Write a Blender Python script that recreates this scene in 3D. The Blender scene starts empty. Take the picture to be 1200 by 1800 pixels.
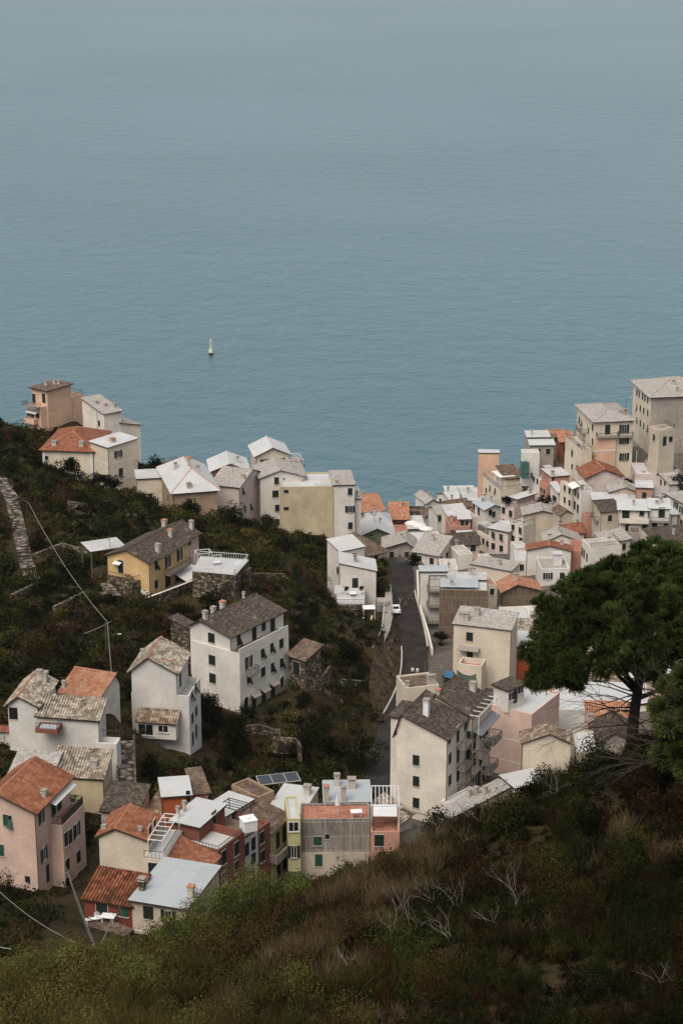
import bpy, math, random
import numpy as np
from mathutils import Vector, Matrix
R = math.radians
random.seed(7)
rng = np.random.default_rng(11)
sc = bpy.context.scene
# ------------------------------------------------------------------ camera, sky, sun, exposure
CAMZ = 176.0
PITCH = R(18.4)
FPX = 3500.0            # focal length in photo pixels (photo 1200 x 1800)
cd = bpy.data.cameras.new("camera"); cam = bpy.data.objects.new("camera", cd)
sc.collection.objects.link(cam); sc.camera = cam
cam.location = (0, 0, CAMZ); cam.rotation_euler = (R(90) - PITCH, 0, 0)
cd.sensor_fit = 'VERTICAL'; cd.sensor_height = 36.0; cd.sensor_width = 24.0; cd.lens = 70.0
cd.clip_start = 1.0; cd.clip_end = 60000.0
HAZE = 0.000022
w = bpy.data.worlds.new("World"); sc.world = w; w.use_nodes = True
nt = w.node_tree; bg = nt.nodes['Background']
sky = nt.nodes.new('ShaderNodeTexSky'); sky.sky_type = 'NISHITA'; sky.sun_disc = False
sky.dust_density = 3.0; sky.air_density = 1.0
hsv = nt.nodes.new('ShaderNodeHueSaturation'); hsv.inputs['Saturation'].default_value = 0.33
nt.links.new(sky.outputs[0], hsv.inputs['Color']); nt.links.new(hsv.outputs[0], bg.inputs['Color'])
bg.inputs['Strength'].default_value = 0.118
sl = bpy.data.lights.new("sun", 'SUN'); so = bpy.data.objects.new("sun", sl); sc.collection.objects.link(so)
sl.energy = 1.2; sl.angle = R(40); sl.color = (1.0, 0.90, 0.78)
# sun comes from behind the camera's left shoulder
sd = Vector((-0.45, -0.75, 1.25)).normalized()
so.rotation_euler = sd.to_track_quat('Z', 'Y').to_euler()
so.location = (0, -20, 260)
sky.sun_elevation = math.asin(sd.z); sky.sun_rotation = math.atan2(sd.x, sd.y)
sc.view_settings.view_transform = 'Standard'; sc.view_settings.look = 'None'
sc.view_settings.gamma = 1.0; sc.view_settings.exposure = 0.85
sc.render.film_transparent = False
sc.cycles.max_bounces = 5; sc.cycles.diffuse_bounces = 3; sc.cycles.glossy_bounces = 2
sc.cycles.volume_bounces = 0
sc.cycles.use_denoising = True

# ------------------------------------------------------------------ pixel <-> world
SP, CP = math.sin(PITCH), math.cos(PITCH)
def ray(px, py):
    a = (px - 600.0) / FPX; b = -(py - 900.0) / FPX
    return Vector((a, CP + b * SP, -SP + b * CP))
def at(px, py, Y):
    d = ray(px, py); t = Y / d.y
    return Vector((d.x * t, Y, CAMZ + d.z * t))
CAM = Vector((0, 0, CAMZ)); FWD = Vector((0, CP, -SP))

# ------------------------------------------------------------------ noise
def _hash(ix, iy, s):
    h = (ix * 374761393 + iy * 668265263 + s * 974711) & 0x7fffffff
    h = ((h ^ (h >> 13)) * 1274126177) & 0x7fffffff
    return ((h ^ (h >> 16)) & 0xffff) / 65535.0
def vnoise(x, y, s=0):
    x = np.asarray(x, float); y = np.asarray(y, float)
    ix = np.floor(x).astype(np.int64); iy = np.floor(y).astype(np.int64)
    fx = x - ix; fy = y - iy; fx = fx*fx*(3-2*fx); fy = fy*fy*(3-2*fy)
    a = _hash(ix, iy, s); b = _hash(ix+1, iy, s); c = _hash(ix, iy+1, s); d = _hash(ix+1, iy+1, s)
    return (a*(1-fx)+b*fx)*(1-fy) + (c*(1-fx)+d*fx)*fy
def fbm(x, y, s=0, o=3):
    v = 0; amp = .5
    for k in range(o):
        v = v + amp * vnoise(x * 2**k, y * 2**k, s + k); amp *= .5
    return v

# ------------------------------------------------------------------ materials
MATS = {}
def nmat(name):
    m = bpy.data.materials.new(name); m.use_nodes = True
    n = m.node_tree; b = n.nodes['Principled BSDF']
    b.inputs['Roughness'].default_value = .85
    b.inputs['Specular IOR Level'].default_value = .06
    return m, n, b
def N(n, t, **kw):
    x = n.nodes.new(t)
    for k, v in kw.items():
        if k in x.inputs: x.inputs[k].default_value = v
        else: setattr(x, k, v)
    return x
def ramp(n, pts):
    r = n.nodes.new('ShaderNodeValToRGB'); e = r.color_ramp.elements
    while len(e) > 1: e.remove(e[0])
    e[0].position = pts[0][0]; e[0].color = (*pts[0][1], 1)
    for p, c in pts[1:]:
        q = e.new(p); q.color = (*c, 1)
    return r
def mixc(n, fac, a, b, mode='MIX'):
    m = n.nodes.new('ShaderNodeMix'); m.data_type = 'RGBA'; m.blend_type = mode
    for s, v in ((0, fac), (6, a), (7, b)):
        if hasattr(v, 'links') or isinstance(v, bpy.types.NodeSocket): n.links.new(v, m.inputs[s])
        elif isinstance(v, (int, float)): m.inputs[s].default_value = v
        else: m.inputs[s].default_value = (*v, 1)
    return m.outputs[2]
def scaled(n, vec, sx, sy, sz=1):
    m = n.nodes.new('ShaderNodeMapping'); m.inputs['Scale'].default_value = (sx, sy, sz)
    n.links.new(vec, m.inputs['Vector']); return m.outputs[0]
def noise(n, vec, scale, detail=4, rough=.55, dist=0):
    t = n.nodes.new('ShaderNodeTexNoise'); t.inputs['Scale'].default_value = scale
    t.inputs['Detail'].default_value = detail; t.inputs['Roughness'].default_value = rough
    t.inputs['Distortion'].default_value = dist
    n.links.new(vec, t.inputs['Vector']); return t.outputs['Fac']
def uvv(n): 
    t = n.nodes.new('ShaderNodeTexCoord'); return t.outputs['UV'], t.outputs['Object']
def rnd_off(n, vec):
    oi = n.nodes.new('ShaderNodeObjectInfo'); a = n.nodes.new('ShaderNodeVectorMath'); a.operation = 'MULTIPLY_ADD'
    # offset by object random so repeats do not share their stains
    c = n.nodes.new('ShaderNodeCombineXYZ'); 
    for k in range(2): n.links.new(oi.outputs['Random'], c.inputs[k])
    a.inputs[1].default_value = (53, 31, 0)
    n.links.new(c.outputs[0], a.inputs[0]); n.links.new(vec, a.inputs[2]); return a.outputs[0]
def bump(n, b, h, dist=.02, st=.5):
    x = n.nodes.new('ShaderNodeBump'); x.inputs['Distance'].default_value = dist; x.inputs['Strength'].default_value = st
    n.links.new(h, x.inputs['Height']); n.links.new(x.outputs[0], b.inputs['Normal'])
def flat(name, col, rough=.8, metal=0, spec=.25):
    if name in MATS: return MATS[name]
    m, n, b = nmat(name); uv, ob = uvv(n)
    f = noise(n, ob, 2.2, 3)
    c = mixc(n, f, tuple(v*.8 for v in col), tuple(min(v*1.15, 1) for v in col))
    n.links.new(c, b.inputs['Base Color']); b.inputs['Roughness'].default_value = rough
    b.inputs['Metallic'].default_value = metal; b.inputs['Specular IOR Level'].default_value = spec
    MATS[name] = m; return m
def plaster(name, col, stain=.3, dirt=(.16, .13, .10)):
    if name in MATS: return MATS[name]
    m, n, b = nmat(name); uv, ob = uvv(n); v = rnd_off(n, uv)
    f = noise(n, v, .28, 5, .6, .4)
    fr0 = ramp(n, [(.3, (0, 0, 0)), (.7, (1, 1, 1))]); n.links.new(f, fr0.inputs[0])
    c = mixc(n, fr0.outputs[0], tuple(x*.80 for x in col), tuple(min(1, x*1.08) for x in col))
    # rain streaks run down, broken by patches
    s = noise(n, scaled(n, v, 1.3, .09), 1.0, 5, .65)
    p = noise(n, v, .16, 3, .6, .6)
    s2 = ramp(n, [(.46, (0, 0, 0)), (.78, (1, 1, 1))]); n.links.new(s, s2.inputs[0])
    p2 = ramp(n, [(.42, (0, 0, 0)), (.72, (1, 1, 1))]); n.links.new(p, p2.inputs[0])
    mu = n.nodes.new('ShaderNodeMath'); mu.operation = 'MULTIPLY'; n.links.new(s2.outputs[0], mu.inputs[0]); n.links.new(p2.outputs[0], mu.inputs[1])
    m2 = n.nodes.new('ShaderNodeMath'); m2.operation = 'MULTIPLY'; n.links.new(mu.outputs[0], m2.inputs[0]); m2.inputs[1].default_value = min(.95, stain*3.2)
    c = mixc(n, m2.outputs[0], c, dirt)
    fine = noise(n, v, 3.0, 3)
    fr = ramp(n, [(.35, (.93, .93, .93)), (.65, (1.03, 1.03, 1.03))]); n.links.new(fine, fr.inputs[0])
    c = mixc(n, 1.0, c, fr.outputs[0], 'MULTIPLY')
    n.links.new(c, b.inputs['Base Color']); b.inputs['Roughness'].default_value = .92
    bump(n, b, fine, .03, .35)
    MATS[name] = m; return m
def roofmat(name, cols, patch, cell=(2.2, 2.2), pf=(.5, .62), rib=None, rough=.9, mott=1.0):
    """tiles or slates: cells of differing colour, overgrown in patches"""
    if name in MATS: return MATS[name]
    m, n, b = nmat(name); uv, ob = uvv(n); v = rnd_off(n, uv)
    vo = n.nodes.new('ShaderNodeTexBrick'); vo.inputs['Scale'].default_value = 1; vo.offset = .5
    vo.inputs['Color1'].default_value = (0, 0, 0, 1); vo.inputs['Color2'].default_value = (1, 1, 1, 1); vo.inputs['Mortar'].default_value = (.1, .1, .1, 1)
    vo.inputs['Brick Width'].default_value = 1.9/cell[0]; vo.inputs['Row Height'].default_value = 1.4/cell[1]; vo.inputs['Mortar Size'].default_value = .02
    wob = n.nodes.new('ShaderNodeTexNoise'); wob.inputs['Scale'].default_value = .8; n.links.new(v, wob.inputs['Vector'])
    wa = n.nodes.new('ShaderNodeVectorMath'); wa.operation = 'MULTIPLY_ADD'; wa.inputs[1].default_value = (.25, .25, 0); n.links.new(wob.outputs['Color'], wa.inputs[0]); n.links.new(v, wa.inputs[2])
    n.links.new(wa.outputs[0], vo.inputs['Vector'])
    sp = n.nodes.new('ShaderNodeSeparateColor'); n.links.new(vo.outputs['Color'], sp.inputs[0])
    r = ramp(n, [(i/(len(cols)-1), c) for i, c in enumerate(cols)]); n.links.new(sp.outputs[0], r.inputs[0])
    big = noise(n, v, .5, 6, .78, .6)
    br = ramp(n, [(pf[0], (0, 0, 0)), (pf[1], (1, 1, 1))]); n.links.new(big, br.inputs[0])
    c = mixc(n, br.outputs[0], r.outputs[0], patch)
    c0 = noise(n, v, 2.4, 4, .7)
    cr = ramp(n, [(.35, (1-.28*mott,)*3), (.68, (1+.22*mott,)*3)]); n.links.new(c0, cr.inputs[0])
    c = mixc(n, 1.0, c, cr.outputs[0], 'MULTIPLY')
    hgt = vo.outputs['Fac']
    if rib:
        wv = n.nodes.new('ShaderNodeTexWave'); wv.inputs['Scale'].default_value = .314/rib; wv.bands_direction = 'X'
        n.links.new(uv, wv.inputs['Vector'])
        rr = ramp(n, [(.05, (.62, .60, .58)), (.45, (1.06, 1.06, 1.06))]); n.links.new(wv.outputs['Fac'], rr.inputs[0])  # shade of the channels between ribs, painted into the tile colour
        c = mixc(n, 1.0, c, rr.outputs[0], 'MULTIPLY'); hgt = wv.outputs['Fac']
    n.links.new(c, b.inputs['Base Color']); b.inputs['Roughness'].default_value = rough
    bump(n, b, hgt, .06, .6)
    MATS[name] = m; return m
def stonemat(name, cols, mortar, sc_=(1.6, 2.6)):
    if name in MATS: return MATS[name]
    m, n, b = nmat(name); uv, ob = uvv(n); v = rnd_off(n, uv)
    vo = n.nodes.new('ShaderNodeTexVoronoi'); n.links.new(scaled(n, v, *sc_), vo.inputs['Vector']); vo.inputs['Scale'].default_value = 1
    sp = n.nodes.new('ShaderNodeSeparateColor'); n.links.new(vo.outputs['Color'], sp.inputs[0])
    r = ramp(n, [(i/(len(cols)-1), c) for i, c in enumerate(cols)]); n.links.new(sp.outputs[0], r.inputs[0])
    d = ramp(n, [(.3, (0, 0, 0)), (.62, (1, 1, 1))]); n.links.new(vo.outputs['Distance'], d.inputs[0])
    c = mixc(n, d.outputs[0], r.outputs[0], mortar)
    f = noise(n, v, .5, 4, .7); fr = ramp(n, [(.3, (.6, .6, .6)), (.7, (1.25, 1.25, 1.25))]); n.links.new(f, fr.inputs[0])
    c = mixc(n, 1.0, c, fr.outputs[0], 'MULTIPLY')
    n.links.new(c, b.inputs['Base Color']); bump(n, b, vo.outputs['Distance'], -.12, .8)
    MATS[name] = m; return m
def panelmat(name, a, bcol, joint, bw, bh):
    if name in MATS: return MATS[name]
    m, n, b = nmat(name); uv, ob = uvv(n)
    br = n.nodes.new('ShaderNodeTexBrick'); br.offset = 0
    br.inputs['Scale'].default_value = 1; br.inputs['Brick Width'].default_value = bw; br.inputs['Row Height'].default_value = bh
    br.inputs['Mortar Size'].default_value = .07; br.inputs['Color1'].default_value = (*a, 1); br.inputs['Color2'].default_value = (*bcol, 1)
    br.inputs['Mortar'].default_value = (*joint, 1); n.links.new(uv, br.inputs['Vector'])
    s = noise(n, scaled(n, uv, 3.0, .35), 1, 5, .7)
    sr = ramp(n, [(.3, (.55, .53, .5)), (.72, (1.35, 1.33, 1.3))]); n.links.new(s, sr.inputs[0])
    c = mixc(n, 1.0, br.outputs['Color'], sr.outputs[0], 'MULTIPLY')
    n.links.new(c, b.inputs['Base Color']); bump(n, b, s, .03, .5)
    MATS[name] = m; return m

P = {
 'white': plaster('wall_white', (.61, .565, .50), .12, (.3, .27, .22)),
 'coolwhite': plaster('wall_cool_white', (.59, .56, .505), .12, (.3, .28, .25)),
 'cream': plaster('wall_cream', (.58, .50, .39), .12, (.3, .24, .16)),
 'pale': plaster('wall_pale', (.63, .565, .475), .12, (.3, .26, .2)),
 'beige': plaster('wall_beige', (.48, .41, .32), .25, (.2, .16, .12)),
 'stained': plaster('wall_stained_beige', (.46, .38, .25), .42, (.15, .11, .08)),
 'yellow': plaster('wall_yellow', (.55, .38, .18), .12, (.3, .2, .1)),
 'lemon': plaster('wall_lemon', (.46, .42, .22), .2, (.25, .2, .1)),
 'orange': plaster('wall_orange', (.60, .39, .27), .12, (.33, .18, .1)),
 'salmon': plaster('wall_salmon', (.44, .24, .175), .15, (.3, .17, .12)),
 'pink': plaster('wall_pink', (.56, .405, .33), .14, (.3, .22, .18)),
 'palepink': plaster('wall_pale_pink', (.60, .49, .44), .14, (.32, .25, .21)),
 'redbrown': plaster('wall_red_brown', (.20, .08, .055), .2, (.1, .05, .035)),
 'red': plaster('wall_red', (.34, .085, .035), .12, (.15, .05, .03)),
 'darkred': plaster('wall_dark_red', (.17, .05, .03), .15, (.06, .03, .02)),
 'brown': plaster('wall_brown', (.32, .22, .15), .15, (.12, .09, .06)),
 'concrete': plaster('wall_concrete', (.30, .26, .22), .5, (.10, .085, .07)),
 'grey': plaster('wall_grey', (.33, .285, .24), .5, (.15, .125, .10)),
 'greengrey': plaster('wall_green_grey', (.18, .19, .13), .3, (.08, .08, .05)),
 'stone': stonemat('wall_stone', [(.10, .075, .05), (.19, .15, .10), (.27, .22, .16)], (.05, .04, .03)),
 'slatebrown': panelmat('wall_brown_slate', (.135, .10, .075), (.155, .12, .09), (.19, .155, .125), 30, 2.9),
 'slategrey': panelmat('wall_grey_slate', (.20, .18, .155), (.235, .21, .18), (.33, .30, .26), 3.0, 1.9),
}
Rf = {
 'slate': roofmat('roof_brown_slate', [(.048, .037, .028), (.078, .061, .047), (.125, .102, .080)], (.23, .195, .155), (4.6, 5.4), (.58, .70)),
 'slate_l': roofmat('roof_light_slate', [(.27, .245, .21), (.33, .30, .265), (.39, .36, .32)], (.43, .40, .355), (4.4, 5), (.55, .7)),
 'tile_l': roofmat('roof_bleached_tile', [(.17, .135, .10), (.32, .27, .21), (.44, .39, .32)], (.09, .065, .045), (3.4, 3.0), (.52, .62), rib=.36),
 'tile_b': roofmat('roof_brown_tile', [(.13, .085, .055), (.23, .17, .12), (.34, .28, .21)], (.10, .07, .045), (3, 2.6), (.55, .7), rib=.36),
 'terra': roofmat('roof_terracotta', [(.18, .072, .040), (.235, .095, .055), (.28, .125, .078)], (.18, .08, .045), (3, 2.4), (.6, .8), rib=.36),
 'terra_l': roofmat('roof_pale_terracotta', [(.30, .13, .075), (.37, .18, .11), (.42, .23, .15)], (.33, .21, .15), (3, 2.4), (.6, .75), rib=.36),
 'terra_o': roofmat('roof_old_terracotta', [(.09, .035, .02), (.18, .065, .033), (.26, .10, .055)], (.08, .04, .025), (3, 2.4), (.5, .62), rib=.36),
 'white': roofmat('roof_white_sheet', [(.40, .395, .38), (.425, .42, .405), (.45, .445, .43)], (.34, .33, .31), (.5, .5), (.66, .85), rough=.6, mott=.22),
 'grey': roofmat('roof_grey_deck', [(.36, .35, .34), (.42, .41, .395), (.47, .455, .44)], (.28, .265, .25), (.6, .6), (.62, .8), mott=.35),
 'blue': roofmat('roof_blue_grey_sheet', [(.31, .33, .335), (.33, .35, .355), (.35, .37, .375)], (.35, .36, .36), (.5, .5), (.68, .85), rough=.6, mott=.2),
 'brown': roofmat('roof_dark_brown', [(.085, .058, .042), (.13, .09, .065), (.18, .135, .10)], (.22, .17, .13), (3, 3), (.64, .76)),
 'floor': roofmat('terrace_red_floor', [(.30, .12, .08), (.34, .15, .10), (.38, .19, .13)], (.30, .19, .14), (2, 2), (.6, .75)),
}
RIM = flat('gutter_dark', (.045, .03, .022), .6)
SHUT = flat('shutter_dark_green', (.012, .02, .014), .6)
SHUTG = flat('shutter_green', (.018, .06, .034), .6)
SHUTB = flat('shutter_brown', (.04, .025, .018), .6)
GLASS = flat('window_glass', (.014, .015, .016), .15, 0, .5)
DARK = flat('dark_opening', (.010, .009, .008), .9)
FRAME = flat('frame_white', (.6, .58, .55), .6)
SILL = flat('sill_stone', (.42, .39, .35), .8)
METAL = flat('railing_iron', (.06, .055, .05), .5)
METALW = flat('railing_white', (.6, .59, .57), .5)
PIPE = flat('pipe_brown', (.09, .06, .045), .5)
SLAB = flat('slab_concrete', (.26, .225, .19), .9)
SLATE = flat('slab_slate', (.17, .165, .165), .7)
CHIM = plaster('chimney_plaster', (.46, .41, .35), .3)
TERRA = flat('terracotta_plain', (.36, .16, .09), .85)
WHITE = flat('white_plastic', (.68, .67, .65), .45)
CLOTH = flat('awning_cloth', (.62, .60, .55), .9)

# ------------------------------------------------------------------ mesh builder
class MB:
    def __init__(s): s.v = []; s.f = []; s.m = []; s.uv = []; s.mats = []
    def mi(s, mat):
        if mat not in s.mats: s.mats.append(mat)
        return s.mats.index(mat)
    def poly(s, pts, mat, uvs=None):
        pts = [Vector(p) for p in pts]
        i0 = len(s.v); s.v += pts; s.f.append(tuple(range(i0, i0+len(pts)))); s.m.append(s.mi(mat))
        if uvs is None:
            nrm = Vector((0, 0, 0))
            for a, b in zip(pts, pts[1:] + pts[:1]): nrm += (a - pts[0]).cross(b - pts[0])
            if nrm.length < 1e-9: nrm = Vector((0, 0, 1))
            nrm.normalize()
            u = Vector((0, 0, 1)).cross(nrm)
            if u.length < .05: u = Vector((1, 0, 0))
            u.normalize(); vv = nrm.cross(u)
            uvs = [(p.dot(u), p.dot(vv)) for p in pts]
        s.uv += uvs
    def box(s, x0, x1, y0, y1, z0, z1, mat, M=None, bottom=True):
        c = [Vector((x, y, z)) for z in (z0, z1) for y in (y0, y1) for x in (x0, x1)]
        if M is not None: c = [M @ p for p in c]
        q = [(0, 1, 5, 4), (1, 3, 7, 5), (3, 2, 6, 7), (2, 0, 4, 6), (4, 5, 7, 6)]
        if bottom: q.append((2, 3, 1, 0))
        for f in q: s.poly([c[i] for i in f], mat)
    def bar(s, a, b, t, mat, t2=None):
        a = Vector(a); b = Vector(b); d = b - a; L = d.length
        if L < 1e-6: return
        M = Matrix.Translation(a) @ d.to_track_quat('X', 'Z').to_matrix().to_4x4()
        t2 = t2 or t
        s.box(0, L, -t/2, t/2, -t2/2, t2/2, mat, M)
    def tube(s, pts, rad, mat, n=6, cap=True):
        rings = []
        pts = [Vector(p) for p in pts]
        for i, p in enumerate(pts):
            d = (pts[min(i+1, len(pts)-1)] - pts[max(i-1, 0)])
            q = d.to_track_quat('Z', 'Y'); r = rad[i] if isinstance(rad, (list, tuple)) else rad
            rings.append([p + q @ Vector((math.cos(2*math.pi*k/n)*r, math.sin(2*math.pi*k/n)*r, 0)) for k in range(n)])
        for a, b in zip(rings, rings[1:]):
            for k in range(n):
                s.poly([a[k], a[(k+1) % n], b[(k+1) % n], b[k]], mat)
        if cap: s.poly(rings[-1], mat); s.poly(rings[0][::-1], mat)
    def mesh(s, name):
        me = bpy.data.meshes.new(name)
        me.from_pydata([tuple(p) for p in s.v], [], s.f)
        for m in s.mats: me.materials.append(m)
        me.polygons.foreach_set('material_index', s.m)
        l = me.uv_layers.new(name='UVMap'); l.data.foreach_set('uv', [c for p in s.uv for c in p])
        me.update(); return me
    def build(s, name, parent=None, local=None):
        return link(s.mesh(name), name, parent, local)
def link(me, name, parent=None, local=None):
    o = bpy.data.objects.new(name, me); sc.collection.objects.link(o)
    if parent is not None: o.parent = parent
    if local is not None: o.matrix_local = local
    return o
def tag(o, label=None, cat=None, group=None, kind=None):
    for k, v in (('label', label), ('category', cat), ('group', group), ('kind', kind)):
        if v: o[k] = v
    return o
def thing(name, loc, rz, label, cat, group=None):
    o = bpy.data.objects.new(name, None); sc.collection.objects.link(o); o.empty_display_size = .5
    o.location = loc; o.rotation_euler = (0, 0, rz)
    return tag(o, label, cat, group)
def mat_of(o):
    return Matrix.Translation(o.location) @ Matrix.Rotation(o.rotation_euler.z, 4, 'Z')
# ------------------------------------------------------------------ window, door, chimney kits (shared meshes)
KIT = {}
def win_mesh(kind, wd, h):
    key = (kind, round(wd, 2), round(h, 2))
    if key in KIT: return KIT[key]
    b = MB()                     # x right, y into the wall, z up, origin at the centre of the opening on the wall face
    x0, x1, z0, z1 = -wd/2, wd/2, -h/2, h/2
    if kind in 'n':
        b.box(x0-.13, x1+.13, -.03, .05, z0-.13, z1+.13, FRAME)
        b.box(x0, x1, -.04, .02, z0, z1, GLASS)
        b.box(-.035, .035, -.06, .02, z0, z1, FRAME)
        b.box(x0-.18, x1+.18, -.14, .02, z0-.19, z0-.12, SILL)
    elif kind == 's':
        b.box(x0, x1, -.03, .02, z0, z1, DARK); b.box(x0-.06, x1+.06, -.09, .02, z0-.07, z0, SILL)
    elif kind == 'd':
        b.box(x0-.08, x1+.08, -.035, .05, z0, z1+.08, SILL); b.box(x0, x1, -.05, .02, z0, z1, SHUT)
        b.box(-.015, .015, -.06, .02, z0, z1, DARK)
    elif kind == 'a':
        n = 10; arc = [Vector((math.cos(math.pi*k/n)*wd/2, -.05, z1-wd/2+math.sin(math.pi*k/n)*wd/2)) for k in range(n+1)]
        pts = [Vector((x0, -.05, z0)), Vector((x1, -.05, z0))] + arc
        b.poly(pts, DARK)
        for p, q in zip([Vector((x1, -.04, z0))] + arc, arc + [Vector((x0, -.04, z0))]): b.bar(p, q, .14, SILL)
        b.box(x0, x1, -.07, -.02, z0, z0+h*.38, SHUT)
    else:                        # shuttered windows: frame and pane, shutters are parts of the window
        b.box(x0, x1, -.02, .03, z0, z1, GLASS)
        for x in (x0, -.03, x1-.06): b.box(x, x+.06, -.035, .02, z0, z1, FRAME)
        b.box(x0, x1, -.035, .02, z1-.07, z1, FRAME)
        b.box(x0-.1, x1+.1, -.15, .02, z0-.08, z0, SILL)
        b.box(x0-.06, x1+.06, -.06, .02, z1, z1+.06, SILL)
    me = b.mesh('window'); KIT[key] = me; return me
def leaf_mesh(wd, h, mat):
    key = ('leaf', round(wd, 2), round(h, 2), mat.name)
    if key in KIT: return KIT[key]
    b = MB(); b.box(0, wd, -.05, 0, -h/2, h/2, mat)
    k = int(h / .22)
    for i in range(k): b.box(.05, wd-.05, -.062, -.045, -h/2+.06+i*(h-.1)/k, -h/2+.12+i*(h-.1)/k, mat)
    me = b.mesh('shutter'); KIT[key] = me; return me
def chim_mesh(h, s, mat, cap):
    key = ('chim', round(h, 1), round(s, 1), mat.name, cap)
    if key in KIT: return KIT[key]
    b = MB(); b.box(-s/2, s/2, -s/2, s/2, -1.2, h, mat)
    if cap:
        b.box(-s/2-.08, s/2+.08, -s/2-.08, s/2+.08, h, h+.07, SILL)
        for sx in (-1, 1): b.box(sx*s*.4-.05, sx*s*.4+.05, -s/2, s/2, h+.07, h+.27, mat)
        b.box(-s/2-.1, s/2+.1, -s/2-.1, s/2+.1, h+.27, h+.35, TERRA if cap == 2 else SLAB)
    me = b.mesh('chimney'); KIT[key] = me; return me
def railing(b, pts, h, mat, step=.28, t=.035):
    pts = [Vector(p) for p in pts]; up = Vector((0, 0, h))
    for p, q in zip(pts, pts[1:]):
        b.bar(p+up, q+up, .06, mat); b.bar(p+Vector((0, 0, .1)), q+Vector((0, 0, .1)), t, mat)
        n = max(1, int((q-p).length/step))
        for k in range(n+1):
            a = p.lerp(q, k/n); b.bar(a, a+up, t if k not in (0, n) else .06, mat)

SIZES = {'c': (.95, 1.5), 'h': (.95, 1.5), 'o': (1.0, 1.5), 'n': (1.1, 1.3), 'd': (1.0, 2.2), 'a': (1.15, 2.3), 's': (.6, .7)}
HOUSES = []        # footprints, for the ground and the planting
CTRL = []          # ground control points (x, y, z)
GROUND_Z = None

def roof_plane(b, quad, mat, ribs=0, t=.16, sides=(1, 1, 1, 1)):
    """quad: p0 p1 along the eave, p2 p3 along the top (counter-clockwise seen from above)"""
    q = [Vector(p) for p in quad]
    nrm = (q[1]-q[0]).cross(q[-1]-q[0]).normalized()
    if nrm.z < 0: nrm = -nrm
    up = nrm * t
    L = (q[1]-q[0]).length; S = (q[-1]-q[0]).length
    if ribs and len(q) == 4:
        n = max(2, int(L / ribs)); prof = [0, .09, .12, .09]
        lo, hi, us = [], [], []
        for i in range(n*4+1):
            f = i/(n*4); off = nrm * (t + prof[i % 4])
            lo.append(q[0].lerp(q[1], f)+off); hi.append(q[3].lerp(q[2], f)+off); us.append(f*L)
        for i in range(n*4):
            b.poly([lo[i], lo[i+1], hi[i+1], hi[i]], mat, [(us[i], 0), (us[i+1], 0), (us[i+1], S), (us[i], S)])
    else:
        b.poly([p+up for p in q], mat)
    b.poly([p for p in reversed(q)], RIM)
    for i in range(len(q)):
        if sides[i % len(sides)]:
            a, c = q[i], q[(i+1) % len(q)]; b.poly([a, c, c+up, a+up], RIM)

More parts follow.
